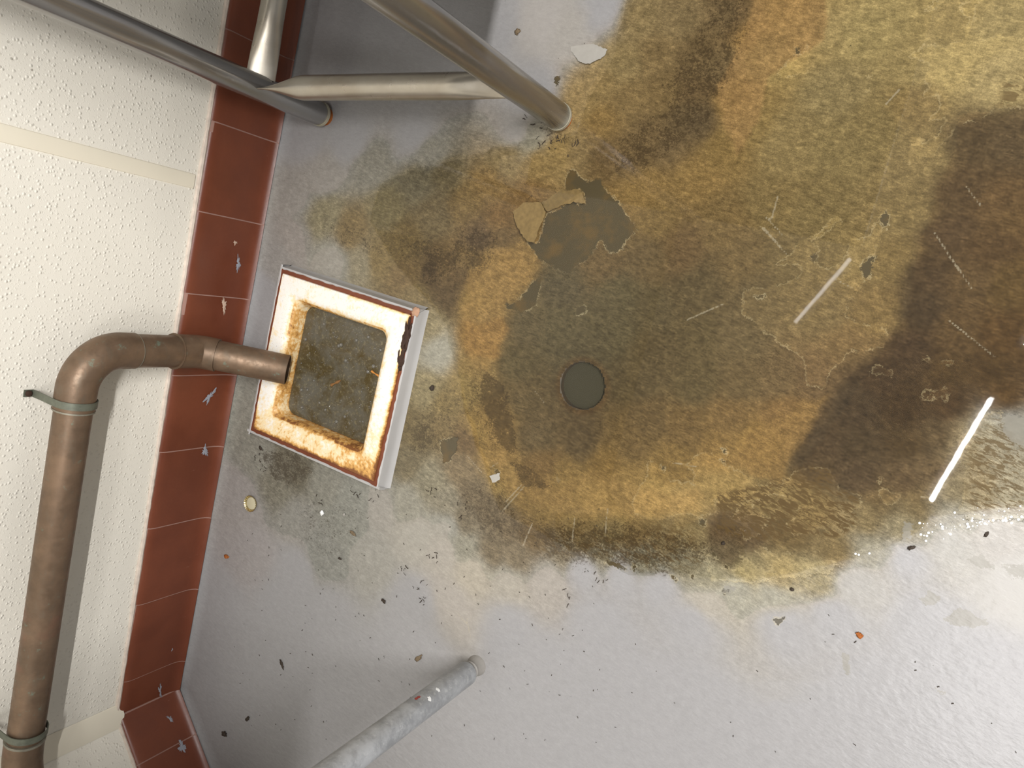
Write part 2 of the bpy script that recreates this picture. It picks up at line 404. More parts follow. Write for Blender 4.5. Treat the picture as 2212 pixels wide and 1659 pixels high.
# grid: fine where the stains are, coarse beyond
def axis(lo, hi, step, far_lo, far_hi, far):
    a = list(np.arange(lo, hi, step))
    x = lo; pre = []; d = step
    while x > far_lo: d = min(d * 1.25, far); x -= d; pre.append(x)
    x = a[-1]; post = []; d = step
    while x < far_hi: d = min(d * 1.25, far); x += d; post.append(x)
    return np.array(pre[::-1] + a + post)
GS = 0.0028
gx = axis(-1.36, 0.20, GS, -2.3, 2.3, 0.08); gy = axis(-0.86, 0.62, GS, -2.2, 2.4, 0.08)
X, Y = np.meshgrid(gx, gy)

G = (171, 169, 168)
CP = [ # x, y, colour of the surface there (photograph pixel, 8-bit)
 (660,300,G),(760,300,G),(900,290,G),(1000,120,G),(1060,60,G),(1180,40,(182,176,168)),(1240,60,(178,172,162)),(1300,20,G),(1120,280,(176,171,164)),(1150,200,G),
 (700,380,(170,164,154)),(800,360,(160,152,136)),(640,420,(166,160,150)),(640,520,(168,160,150)),(600,560,(165,160,152)),(560,700,G),(930,330,(160,152,136)),
 (700,470,(158,144,108)),(760,500,(148,122,74)),(830,450,(152,134,92)),(880,520,(140,114,64)),(820,560,(150,124,72)),(780,570,(165,150,118)),(720,560,(172,166,152)),
 (900,400,(140,126,96)),(960,380,(140,122,86)),(1000,440,(142,114,66)),(930,470,(146,124,84)),(1060,400,(150,118,66)),(1080,470,(140,106,58)),(1030,520,(118,94,64)),
 (1100,340,(160,134,86)),(1160,360,(166,134,76)),(1150,300,(170,160,138)),(1210,330,(170,138,78)),(1140,420,(142,108,58)),(1080,510,(126,100,62)),
 (880,590,(140,112,66)),(930,600,(116,92,60)),(970,640,(112,90,60)),(900,640,(150,126,80)),(960,570,(134,106,62)),(990,600,(120,95,60)),(1010,560,(140,112,66)),
 (1050,570,(170,134,72)),(1030,650,(172,136,70)),(1080,620,(158,124,66)),(1110,560,(162,126,66)),(1030,730,(166,124,58)),(1060,700,(140,112,64)),(1020,790,(162,130,72)),
 (930,700,(160,142,102)),(950,760,(176,168,148)),(930,850,(156,138,96)),(900,930,(128,108,68)),(880,1000,(132,116,84)),(960,870,(140,116,66)),(1000,830,(158,130,72)),
 (960,930,(138,114,70)),(1010,960,(118,92,56)),(1040,930,(164,130,66)),(1070,900,(140,110,58)),(1060,980,(166,130,66)),(1090,1040,(164,132,70)),(1000,1020,(142,120,86)),
 (930,1040,(152,140,112)),(880,1080,(168,160,142)),(960,1080,(150,138,114)),(1020,1060,(126,107,78)),(1060,1110,(122,103,74)),(1100,1140,(124,104,74)),(1000,1130,(130,114,88)),
 (1060,1190,(130,112,84)),(1120,1200,(136,118,90)),(1000,1180,(160,152,132)),(960,1140,(170,164,150)),(1150,1160,(120,96,60)),(1180,1110,(146,116,62)),(1140,1080,(150,118,62)),
 (1150,950,(112,92,58)),(1130,860,(112,92,56)),(1120,780,(106,90,56)),(1160,1010,(130,100,54)),(1200,700,(108,94,62)),(1130,700,(110,94,62)),(1200,620,(104,90,62)),
 (1250,960,(104,84,52)),(1300,1010,(142,110,54)),(1220,1040,(150,118,60)),(1280,1080,(172,138,72)),(1340,1090,(168,134,68)),(1250,1120,(150,122,70)),(1350,1040,(160,126,64)),
 (1350,960,(124,98,54)),(1400,900,(118,94,54)),(1380,820,(106,88,54)),(1420,760,(104,86,52)),(1320,720,(104,90,58)),(1400,660,(104,88,56)),(1340,640,(106,92,60)),
 (1300,560,(120,96,58)),(1400,560,(116,94,58)),(1420,480,(136,108,58)),(1300,450,(146,114,60)),(1380,420,(148,116,60)),(1460,540,(118,92,54)),(1500,620,(106,88,54)),
 (1500,720,(108,90,54)),(1500,820,(108,90,54)),(1480,930,(128,100,54)),(1450,1010,(146,114,56)),(1400,1080,(160,128,66)),(1480,1100,(164,134,76)),(1560,1060,(158,128,70)),
 (1560,980,(150,116,58)),(1640,960,(156,120,56)),(1700,900,(140,106,56)),(1580,900,(134,104,56)),(1600,820,(118,96,58)),(1680,820,(122,98,60)),(1600,720,(116,96,60)),
 (1760,820,(118,92,56)),(1850,740,(122,96,56)),(1900,680,(140,112,62)),(1930,560,(138,112,62)),(1960,450,(138,114,66)),(1990,340,(142,118,70)),(1860,540,(140,116,68)),
 (1700,560,(126,104,62)),(1640,640,(114,94,58)),(1760,660,(124,102,62)),(1600,560,(124,100,58)),(1560,480,(130,104,58)),(1660,440,(136,112,64)),(1760,440,(132,110,64)),
 (1500,380,(150,118,62)),(1560,320,(146,116,60)),(1620,260,(150,122,66)),(1700,300,(148,124,74)),(1800,300,(140,118,70)),(1900,260,(138,116,68)),(1800,200,(148,126,78)),
 (1580,220,(164,126,62)),(1620,60,(176,134,68)),(1700,20,(172,134,64)),(1740,60,(170,136,72)),(1660,120,(168,140,78)),(1780,60,(172,146,88)),(1880,60,(168,144,86)),
 (1960,130,(158,134,80)),(2060,120,(164,140,84)),(2150,60,(168,144,88)),(2190,160,(160,138,88)),(2080,40,(164,138,80)),(1960,220,(142,116,66)),
 (1380,40,(158,132,84)),(1460,30,(142,118,76)),(1560,20,(128,104,66)),(1600,30,(126,100,62)),(1340,140,(160,134,84)),(1420,120,(138,112,68)),(1500,110,(122,98,60)),(1540,140,(122,99,62)),
 (1440,200,(132,106,62)),(1500,190,(116,92,56)),(1480,240,(112,91,58)),(1510,255,(108,88,58)),(1360,220,(146,118,70)),(1300,190,(164,134,80)),(1260,230,(170,138,80)),(1300,260,(158,124,66)),
 (1400,290,(126,101,62)),(1360,330,(124,99,60)),(1300,340,(122,96,56)),(1250,330,(156,128,80)),(1440,300,(120,97,62)),
 (2110,300,(92,74,46)),(2190,300,(96,78,50)),(2080,400,(92,72,44)),(2160,430,(104,80,46)),(2050,500,(90,70,44)),(2150,540,(92,70,40)),(2200,480,(104,80,44)),  # dark browns of the right field: reflection painted into the floor colour
 (2010,600,(82,64,40)),(2090,620,(100,78,46)),(2190,620,(98,76,38)),(1990,680,(78,62,40)),(2060,720,(96,74,42)),(2170,720,(92,68,34)),(1960,760,(78,60,38)),
 (2050,800,(84,64,34)),(2150,800,(80,60,30)),(1900,820,(76,58,36)),(1850,880,(80,64,42)),(1950,880,(74,56,32)),(2050,880,(78,58,32)),(2180,860,(90,66,30)),
 (1780,950,(88,70,46)),(1860,960,(84,68,44)),(1960,960,(84,66,38)),(2040,950,(92,74,46)),(1760,1010,(90,72,46)),(1860,1030,(92,74,50)),(1950,1040,(100,80,52)),(2010,1020,(108,88,58)),
 (1900,1080,(120,98,60)),(1970,1090,(132,110,70)),(1870,1120,(142,120,78)),(1950,1130,(156,140,106)),(1800,1180,(140,116,72)),(1880,1180,(166,156,134)),(1760,1240,(160,142,100)),
 (2080,960,(150,132,98)),(2150,950,(158,146,122)),(2190,920,(150,146,138)),(2120,1040,(152,134,102)),(2190,1040,(162,150,126)),(2060,1060,(150,132,98)),(2060,1110,(160,150,130)),
 (1740,1100,(140,114,66)),(1660,1080,(146,120,70)),(1700,1160,(122,98,56)),(1620,1160,(106,84,54)),(1560,1140,(104,82,54)),(1580,1200,(110,92,64)),(1500,1150,(148,126,82)),
 (1440,1160,(140,118,76)),(1380,1150,(134,108,62)),(1320,1150,(136,114,70)),(1260,1170,(130,108,68)),(1220,1200,(142,126,98)),(1300,1210,(150,138,112)),(1400,1210,(148,138,112)),
 (1480,1210,(146,134,106)),(1540,1240,(164,152,122)),(1620,1240,(166,146,98)),(1690,1240,(170,146,94)),(1680,1280,(176,168,148)),(1600,1280,(174,166,146)),(1540,1300,(180,172,156)),
 (1180,1260,(176,168,156)),(1260,1240,G),(1340,1250,G),(1430,1270,G),(1100,1260,(178,170,154)),(1020,1240,(184,174,154)),(960,1200,(180,172,158)),(900,1160,(178,172,158)),
 (980,1300,(180,172,160)),(1100,1350,G),(1300,1350,G),(1500,1350,G),(1700,1350,G),(1850,1260,(176,172,164)),(1950,1200,G),(2050,1170,(176,172,162)),(2150,1150,(176,170,160)),(2200,1250,(184,180,172)),(2000,1350,G),
 (1800,1330,G),(1200,1450,G),(1500,1500,G),(1900,1500,G),(2150,1450,G),(1100,1600,G),(1500,1640,G),(900,1300,G),(800,1200,(168,164,152)),(740,1130,(160,156,144)),(700,1200,(158,154,144)),(760,1080,(160,156,144)),
 (640,1120,(164,158,148)),(600,1050,(140,132,114)),(640,1010,(122,112,92)),(620,990,(126,116,96)),(700,1040,(156,150,136)),(820,1090,(170,164,152)),(560,980,(160,154,140)),(520,1080,(168,162,156)),
 (540,1200,(170,164,160)),(480,1300,G),(600,1300,G),(700,1320,G),(640,1240,G),(700,1450,G),(900,1400,G),(530,860,(166,160,146)),(560,640,G),(620,250,G),(700,50,G),(850,100,G),(940,50,G),
]
cpx = np.array([at(a, b)[:2] for a, b, c in CP]); cpc = lin(np.array([c for a, b, c in CP]))
flat = (X > -1.45) & (X < 0.3) & (Y > -1.0) & (Y < 0.8)
xs = X[flat]; ys = Y[flat]
wx = xs + 0.022 * fbm(xs, ys, 14, 4, 3.1); wy = ys + 0.022 * fbm(xs, ys, 14, 4, 41.7)
num = np.zeros((xs.size, 3)); den = np.zeros(xs.size) + 1e-9
Gl = lin(np.array(G))
for (px_, py_), c in zip(cpx, cpc):
    d2 = (wx - px_) ** 2 + (wy - py_) ** 2
    near = d2 < 0.022
    w = 1.0 / (d2[near] + 2.6e-4) ** 2.6
    num[near] += w[:, None] * c; den[near] += w
w0 = 1.0 / (0.02) ** 2.6; num += w0 * Gl; den += w0
colf = np.tile(Gl, (X.size, 1)).reshape(X.shape + (3,))
cst = num / den[:, None]
lum = (cst @ np.array([.25, .65, .10]))[:, None]
colf[flat] = (lum + (cst - lum) * 0.86) * np.where(cst[:, 2:3] < .3, [[0.88, 0.91, 0.90]], 1.0)

def overlay(poly, color, soft, amount=1.0, noise_amp=0.012, nsc=40):
    s = sdf(X, Y, poly) + noise_amp * fbm(X, Y, nsc, 4, 5.5) * 2
    m = sstep(-soft, soft, s)[..., None] * amount
    lc = lin(np.array(color)); lm_ = lc @ np.array([.25, .65, .10]); colf[:] = colf * (1 - m) + (lm_ + (lc - lm_) * .84) * .88 * m
def shade_poly(poly, factor, soft, noise_amp=0.010, nsc=45):
    s = sdf(X, Y, poly) + noise_amp * fbm(X, Y, nsc, 4, 8.5) * 2
    m = sstep(-soft, soft, s)[..., None]
    colf[:] = colf * (1 - m) + colf * np.array(factor) * m
# crisp borders of the stain fields and of the painted dark reflection
brown = poly_px([(2300,200),(2200,225),(2080,235),(2062,330),(2015,450),(1980,560),(1955,680),(1900,765),(1835,870),(1765,960),(1712,1012),(1702,1045),(1745,1060),(1800,1045),(1870,1080),(1990,1085),(2025,1050),(2058,990),(2080,930),(2120,880),(2200,900),(2300,900)])  # the viewer's dark reflection, painted into the floor colour as brown
shade_poly(brown, (1.06, 1.02, 0.98), 0.003)
overlay(poly_px([(1545,180),(1560,260),(1590,330),(1640,240),(1660,160),(1780,80),(1790,-40),(1640,-40),(1600,90)]), (168,130,70), 0.004, 0.75, 0.005, 60)
overlay(poly_px([(1010,590),(1060,545),(1120,540),(1140,600),(1085,650),(1080,740),(1050,800),(1010,770),(1000,680)]), (174,136,68), 0.007, 0.7)
overlay(poly_px([(1090,1060),(1060,990),(1045,900),(1085,920),(1120,1000),(1200,1050),(1300,1020),(1360,1060),(1500,1060),(1520,1110),(1360,1125),(1240,1120),(1160,1090)]), (168,132,66), 0.010, 0.6)
overlay(poly_px([(1620,930),(1700,900),(1790,850),(1740,950),(1700,1010),(1690,1050),(1620,1030),(1570,1000)]), (158,122,58), 0.006, 0.7)
overlay(poly_px([(0,60),(300,40),(340,120),(260,300),(200,340),(20,300)], 1000, 680, 3.687), (168,124,54), 0.006, 0.55)

def union(polys, na=0.006, nsc=38):
    r = np.full(X.shape, -0.08)
    for p in polys: r = np.maximum(r, sdf(X, Y, p))
    return r + na * fbm(X, Y, nsc, 4, 2.2)
bare = union([
 poly_px([(670,400),(740,480),(800,530),(900,505),(960,610),(1060,700),(1110,810),(1190,900),(1120,960),(1080,1010),(1060,1060),(960,1090),(940,1040),(900,980),(860,1010),(830,1100),(720,1170),(650,1250),(530,1215),(400,1140),(310,1000),(390,1020),(430,900),(470,780),(560,740),(650,690),(790,705),(770,620),(720,580),(610,590),(640,480)], 1050, 250, 3.687),
 poly_px([(380,200),(500,160),(520,170),(500,280),(470,340),(400,360),(380,290)], 850, 900, 3.687),
 poly_px([(670,1520),(760,1515),(780,1570),(700,1570)], 1050, 250, 3.687),
 poly_px([(130,1490),(190,1505),(260,1440),(350,1310),(420,1290),(400,1400),(380,1500),(250,1570),(150,1530)], 1050, 250, 3.687),
 poly_px([(930,620),(1010,540),(1050,550),(1000,640),(1000,720),(950,745)], 1600, 400, 3.606),
 poly_px([(1080,260),(1130,190),(1150,260),(1125,330)], 1600, 400, 3.606), poly_px([(520,540),(580,525),(590,570),(540,575)], 1600, 400, 3.606),
 poly_px([(110,860),(180,838),(180,885),(120,880)], 1600, 400, 3.606), poly_px([(412,350),(465,340),(450,400),(408,415)], 1600, 0, 3.606),
 poly_px([(270,210),(305,225),(305,250),(280,245)], 1350, 950, 3.687), poly_px([(590,640),(640,640),(630,690),(600,680)], 1350, 950, 3.687),
 poly_px([(600,880),(650,870),(640,895),(610,895)], 1350, 950, 3.687), poly_px([(695,910),(760,945),(720,945)], 1350, 950, 3.687),
 poly_px([(795,1005),(850,1030),(820,1040)], 1350, 950, 3.687), poly_px([(365,1075),(410,1095),(410,1125),(380,1110)], 1350, 950, 3.687),
 poly_px([(515,1070),(550,1075),(540,1105)], 1350, 950, 3.687), poly_px([(780,1185),(830,1200),(790,1220)], 1350, 950, 3.687),
 poly_px([(1170,1430),(1280,1410),(1220,1470)], 1350, 950, 3.687), poly_px([(1680,1155),(1760,1160),(1860,1200),(1850,1225),(1740,1190)], 850, 900, 3.687),
 poly_px([(1900,1170),(1940,1190),(1915,1220)], 850, 900, 3.687), poly_px([(0,735),(45,750),(30,770),(50,800),(0,830)], 1200, 0, 4.424),
 poly_px([(750,90),(790,85),(780,115)], 1350, 950, 3.687), poly_px([(750,165),(815,215),(780,205)], 1350, 950, 3.687), poly_px([(810,430),(840,430),(840,470),(815,460)], 850, 900, 3.687),
], 0.003, 90)
lite = union([
 poly_px([(150,830),(300,830),(400,720),(530,680),(700,700),(760,850),(940,900),(930,990),(880,1010),(900,1150),(850,1210),(740,1240),(640,1150),(530,1210),(420,1215),(340,1120),(420,1080),(440,1000),(400,930),(250,900),(100,960),(100,1060),(230,1080),(230,1110),(150,1180),(130,1260),(0,1200),(-90,1100),(0,960),(60,930)], 1600, 820, 3.606),
 poly_px([(1690,460),(1800,400),(1950,240),(2050,240),(2060,420),(2300,520),(2300,1100),(1800,1100),(1690,1040),(1740,900),(1750,680),(1700,640)], 1600, 820, 3.606),
 poly_px([(1330,420),(1400,340),(1480,320),(1600,350),(1750,250),(1760,130),(1700,30),(1850,-50),(1850,120),(1780,240),(1900,270),(2050,240),(2300,330),(2300,830),(2000,820),(1900,900),(1700,950),(1600,1100),(1450,1220),(1330,1250),(1300,1060),(1400,1030),(1430,1080),(1530,1050),(1600,910),(1480,910),(1560,790),(1540,720),(1380,770),(1460,640),(1400,590),(1480,500),(1420,460)], 1600, 0, 3.606),
 poly_px([(270,610),(400,540),(430,450),(500,390),(600,360),(700,260),(760,220),(820,270),(740,290),(640,380),(560,420),(600,500),(560,580),(600,610),(680,640),(760,600),(820,500),(870,400),(1000,410),(1050,280),(1100,210),(1110,330),(1060,500),(930,620),(1000,740),(830,900),(830,1000),(1000,1090),(1130,1120),(1130,1270),(1000,1280),(860,1290),(700,1450),(650,1600),(500,1560),(480,1350),(300,1230),(0,1000),(0,800),(200,790),(400,740),(460,680),(440,610)], 1600, 400, 3.606),
 poly_px([(480,200),(600,90),(700,120),(800,100),(800,210),(950,280),(1080,360),(1080,460),(900,520),(800,540),(700,490),(720,590),(590,630),(500,600),(200,640),(60,600),(40,500),(100,370),(160,290),(140,170),(220,160),(310,260),(350,330),(440,350),(500,340),(540,380),(540,290)], 1350, 950, 3.687),
 poly_px([(830,610),(1080,580),(1160,640),(1080,730),(1040,800),(960,800),(900,700)], 1350, 950, 3.687),
 poly_px([(890,895),(980,940),(1100,1040),(1190,1050),(1020,880),(1050,820),(1170,890),(1180,940),(1290,900),(1420,940),(1500,980),(1620,950),(1720,1000),(1600,1060),(1400,1090),(1000,1150),(700,1120),(620,900),(760,950),(850,1020),(930,1000)], 1350, 950, 3.687),
 poly_px([(2030,300),(2060,290),(2020,380),(2200,440),(2150,520),(2060,520),(2010,400)], 1350, 950, 3.687),
 poly_px([(275,520),(340,460),(410,420),(460,400),(500,320),(530,340),(520,540),(390,570),(290,575)], 1600, 0, 3.606),
 poly_px([(960,590),(1000,540),(1030,545),(1020,600)], 1600, 0, 3.606), poly_px([(960,690),(985,672),(1005,690),(980,710)], 1600, 0, 3.606),
 poly_px([(1430,60),(1500,-20),(1650,-20),(1560,60),(1440,80)], 1600, 0, 3.606),
 poly_px([(1400,1360),(1450,1330),(1530,1380),(1670,1360),(1660,1390),(1540,1400),(1460,1410)], 1600, 400, 3.606),
 poly_px([(980,1470),(1010,1430),(1070,1390),(1110,1420),(1190,1460),(1170,1500),(1100,1470),(1050,1500),(980,1500)], 1600, 400, 3.606),
 poly_px([(1395,110),(1450,65),(1500,110),(1590,50),(1620,90),(1600,165),(1550,130),(1480,185),(1410,160)], 1600, 820, 3.606),
], 0.007, 45)
lichen = np.clip(np.maximum.reduce([
 sstep(-.003, .003, sdf(X, Y, poly_px([(100,830),(400,720),(530,680),(700,700),(760,850),(940,900),(900,1150),(740,1240),(530,1210),(130,1260),(-200,1200),(-200,900)], 1600, 820, 3.606))),
 0.8 * sstep(-.003, .02, sdf(X, Y, poly_px([(1690,460),(1950,240),(2060,250),(2300,520),(2300,1100),(1800,1100),(1690,1040)], 1600, 820, 3.606))),
 0.8 * sstep(-.01, .02, sdf(X, Y, poly_px([(0,700),(200,640),(560,640),(600,900),(700,1000),(300,1080),(-300,950),(-700,950),(-900,700),(-400,640)], 1350, 950, 3.687))),
 0.8 * sstep(-.005, .01, sdf(X, Y, poly_px([(2050,560),(2300,500),(2300,840),(1990,820)], 1600, 0, 3.606)))]), 0, 1)
pale = union([poly_px([(1740,370),(1800,310),(1900,320),(2000,400),(1850,415),(1780,400)], 1400, 1200, 2.724),
 poly_px([(1880,20),(1960,0),(2035,60),(2030,80),(1960,75)], 1400, 1200, 2.724), poly_px([(2080,60),(2300,40),(2300,160),(2110,120)], 1400, 1200, 2.724),
 poly_px([(1600,260),(1660,205),(1715,250),(1690,300),(1640,290)], 1400, 1200, 2.724), poly_px([(440,170),(520,180),(515,210),(450,215)], 1400, 1200, 2.724),
 poly_px([(1140,570),(1185,580),(1185,700),(1160,690)], 1400, 1200, 2.724), poly_px([(1690,770),(1740,790),(1740,820)], 1400, 1200, 2.724),
 poly_px([(2055,290),(2300,270),(2300,540),(2130,500),(2065,430)], 1600, 820, 3.606), poly_px([(1080,1100),(1160,1130),(1150,1230),(1080,1240)], 1650, 820, 3.606)], 0.004, 60)
def blob(pts, soft): return [sstep(-soft, soft * 0.6, sdf(X, Y, p, 0.12)) for p in pts]
grime = np.clip(
 0.5 * blob([poly_px([(1600,-40),(1625,60),(1570,170),(1530,260),(1440,330),(1365,385),(1310,370),(1340,300),(1430,240),(1440,180),(1500,100),(1560,-40)])], 0.02)[0]
 + 0.38 * blob([poly_px([(1350,-40),(1620,-40),(1600,100),(1530,260),(1440,330),(1360,385),(1240,300),(1300,130)])], 0.03)[0]
 + 0.45 * blob([poly_px([(860,340),(960,350),(1200,330),(1230,420),(1160,560),(1010,590),(900,540),(880,460)])], 0.03)[0]
 + 0.5 * blob([poly_px([(990,500),(1060,500),(1060,560),(990,620),(1000,690),(960,700),(900,600),(960,560)])], 0.02)[0]
 + 0.7 * blob([poly_px([(700,470),(860,500),(960,560),(940,600),(820,560),(700,520)])], 0.03)[0]
 + 1.1 * blob([poly_px([(1045,800),(1085,830),(1105,900),(1115,990),(1085,960),(1060,900),(1040,860)])], 0.010)[0]
 + 0.7 * blob([poly_px([(940,840),(1030,800),(1100,960),(1060,980),(1000,930),(960,960),(880,1000),(890,900)])], 0.03)[0]
 + 1.2 * blob([poly_px([(1105,1000),(1140,1010),(1190,1055),(1130,1050)])], 0.008)[0]
 + 0.55 * blob([poly_px([(980,1060),(1080,1050),(1110,1100),(1180,1160),(1080,1170),(1000,1130)])], 0.03)[0]
 + 0.7 * blob([poly_px([(1180,1140),(1300,1130),(1500,1170),(1540,1200),(1430,1230),(1260,1220),(1180,1200)])], 0.03)[0]
 + 0.3 * blob([poly_px([(860,900),(940,1000),(1100,1240),(1300,1230),(1500,1260),(1700,1260),(1560,1160),(1200,1080)])], 0.03)[0]
 + 0.25 * sstep(-0.003, 0.02, sdf(X, Y, brown)) 
 + 1.0 * blob([poly_px([(560,970),(640,975),(680,1020),(640,1050),(590,1040)])], 0.015)[0]
 + 0.62 * blob([poly_px([(640,1080),(800,1090),(780,1160),(720,1220),(650,1180)])], 0.04)[0]
 + 0.8 * blob([poly_px([(1170,240),(1215,290),(1250,300),(1190,310),(1165,280)])], 0.006)[0], 0, 1.3)
# how dirty: distance of the colour from clean paint
dirty = np.clip((0.42 - colf[..., 2]) / 0.26, 0, 1)
outline = [(2500,1040),(2212,1092),(2120,1100),(2010,1120),(1985,1150),(1850,1205),(1700,1245),(1600,1262),(1470,1250),(1330,1232),(1230,1190),(1130,1130),(1075,1100),(1050,1020),(1030,960),(1000,880),(985,780),(960,700),(900,620),(850,560),(800,480),(820,400),(900,350),(1000,335),(1100,310),(1180,300),(1245,290),(1270,200),(1320,100),(1360,-60),(2500,-260)]
puddle_poly = poly_px(outline)
ps = sdf(X, Y, puddle_poly, 0.12) + 0.010 * fbm(X, Y, 30, 4, 1.1)
wet = sstep(-0.002, 0.002, ps)
Z = np.where(ps > 0, -0.0110 * sstep(0, 0.18, ps), 0.0008 * sstep(0, 0.03, -ps))
Z = Z + 0.0004 * fbm(X, Y, 9, 3)
# painted cove up to the tiles, and against the sink kerb
dw1 = (X - WM.x) * WN.x + (Y - WM.y) * WN.y
dw2 = (X - COR.x) * WN2.x + (Y - COR.y) * WN2.y
k_ = 0.035
dw = np.minimum(dw1, dw2); hh = np.clip(1 - np.abs(dw1 - dw2) / k_, 0, None); dw = dw + k_ * hh * hh / 4 * 1.0   # round the corner
cove = np.clip((0.034 - dw) / 0.034, 0, 1)
Z = Z + 0.020 * (1 - np.sqrt(np.clip(1 - cove ** 2, 0, 1)))
DR = at(1252, 834); DRR = 0.0375
dd = np.hypot(X - DR.x, Y - DR.y)
ringc = sstep(DRR + 0.012, DRR + 0.002, dd)[..., None] * 0.45
colf[:] = colf * (1 - ringc) + lin(np.array((104, 76, 44))) * ringc
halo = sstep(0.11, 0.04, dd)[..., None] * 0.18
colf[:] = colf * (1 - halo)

scratch = np.full(X.shape, 0.05)
for seg in [((1085,1105),(1132,1050)),((1092,1085),(1125,1048)),((1646,488),(1682,528)),((1652,466),(1688,505)),((1640,486),(1698,548)),((1664,470),(1678,420)),((1912,220),(1944,186)),((2150,770),(2050,690)),
            ((1010,985),(1040,1020)),((1060,1010),(1075,1000)),((1990,1073),(2008,1079)),((1440,1000),(1500,1010)),((1800,600),(1840,620)),((2090,400),(2120,440)),((2020,500),(2075,585)),((985,1320),(1010,1350)),((1010,1335),(1016,1375)),((1480,690),(1560,655)),((1150,845),(1170,870)),((2060,560),(2100,620)),((1130,1180),(1150,1130)),((1240,1120),(1236,1170)),((1310,1100),(1306,1160))]:
    a_, b_ = poly_px(seg); d_ = b_ - a_
    tt = np.clip(((X - a_[0]) * d_[0] + (Y - a_[1]) * d_[1]) / (d_ @ d_), 0, 1)
    scratch = np.minimum(scratch, np.hypot(X - a_[0] - tt * d_[0], Y - a_[1] - tt * d_[1]))
nx, ny = len(gx), len(gy)
verts = np.stack([X, Y, Z], -1).reshape(-1, 3)
idx = np.arange(nx * ny).reshape(ny, nx)
quads = np.stack([idx[:-1, :-1], idx[:-1, 1:], idx[1:, 1:], idx[1:, :-1]], -1).reshape(-1, 4)
qc = verts[quads].mean(1)
SK = [at(610, 590, .03), at(885, 680, .03), at(805, 1040, .03), at(545, 925, .03)]      # sink corners at rim height
sink_in = np.array([(p[0], p[1]) for p in SK]); cc = sink_in.mean(0); sink_in = cc + (sink_in - cc) * 0.90
keep = (np.hypot(qc[:, 0] - DR.x, qc[:, 1] - DR.y) > DRR) & (sdf(qc[:, 0], qc[:, 1], sink_in) < 0)
quads = quads[keep].astype(np.int32)
me = bpy.data.meshes.new('floor')
me.vertices.add(len(verts)); me.vertices.foreach_set('co', verts.astype(np.float32).ravel())
me.loops.add(quads.size); me.loops.foreach_set('vertex_index', quads.ravel())
me.polygons.add(len(quads)); me.polygons.foreach_set('loop_start', np.arange(0, quads.size, 4, dtype=np.int32))
try: me.polygons.foreach_set('loop_total', np.full(len(quads), 4, dtype=np.int32))
except Exception: pass
me.update(calc_edges=True)
me.polygons.foreach_set('use_smooth', [True] * len(quads))
a = me.attributes.new('stain', 'FLOAT_COLOR', 'POINT')
a.data.foreach_set('color', np.concatenate([colf.reshape(-1, 3), np.ones((nx * ny, 1))], 1).astype(np.float32).ravel())
for nm, arr in (('bare', bare), ('lite', lite), ('lichen', lichen), ('pale', pale), ('grime', grime), ('dirty', dirty), ('wet', wet), ('scratch', scratch)):
    a = me.attributes.new(nm, 'FLOAT', 'POINT'); a.data.foreach_set('value', arr.astype(np.float32).ravel())
me.materials.append(M['floor'])
floor = bpy.data.objects.new('floor', me); link(floor); floor['kind'] = 'structure'
floor['label'] = 'grey painted floor with ochre and brown stains and a painted dark reflection'

# ------------------------------------------------------------------ walls
def wall_slab(name, s0, s1, wall2=False, zt=2.7):
    m = MB()
    if not wall2: f = lambda s, o, z: wl(s, o, z)
    else: f = lambda s, o, z: COR + WD2 * s + WN2 * o + Vector((0, 0, z))
    th = 0.10; o = -0.007
    m.add([f(s0, o, -0.02), f(s1, o, -0.02), f(s1, o, zt), f(s0, o, zt), f(s0, o - th, -0.02), f(s1, o - th, -0.02), f(s1, o - th, zt), f(s0, o - th, zt)],
          [(0, 1, 2, 3), (4, 7, 6, 5), (0, 4, 5, 1), (3, 2, 6, 7), (0, 3, 7, 4), (1, 5, 6, 2)])
    w = m.build(name, M['frp'], smooth=False); w['kind'] = 'structure'; return w
wall_slab('wall_left', S_COR - 0.005, 2.2)
wall_slab('wall_near', -0.005, 1.6, True)

# divider strip between the panels
ST = 0.306
m = MB()
prof = [(-0.0125, -0.0075), (-0.0115, -0.0052), (-0.009, -0.0045), (0.009, -0.0045), (0.0115, -0.0052), (0.0125, -0.0075)]
m.loft([[wl(ST + a_, b_, z) for a_, b_ in prof] for z in (0.163, 2.7)], closed=False, cap0=False, cap1=False)
m.add([wl(ST + a_, b_, 0.163) for a_, b_ in prof], [tuple(range(6))])
o = m.build('trim_1', M['strip']); o['kind'] = 'structure'
# corner trim
m = MB()
_, q0, _ = chain(-0.006, 0, [], [])
cp = [COR + Vector((0, 0, 0)) + WD * 0.022 + WN * -0.0065, COR + WD * 0.020 + WN * -0.004, COR + WD * 0.010 + WN * -0.002, COR + (WN + WN2) * 0.003,
      COR + WD2 * 0.010 + WN2 * -0.002, COR + WD2 * 0.020 + WN2 * -0.004, COR + WD2 * 0.022 + WN2 * -0.0065]
m.loft([[p + Vector((0, 0, z)) for p in cp] for z in (0.13, 2.7)], closed=False, cap0=False, cap1=False)
o = m.build('trim_2', M['strip']); o['kind'] = 'structure'

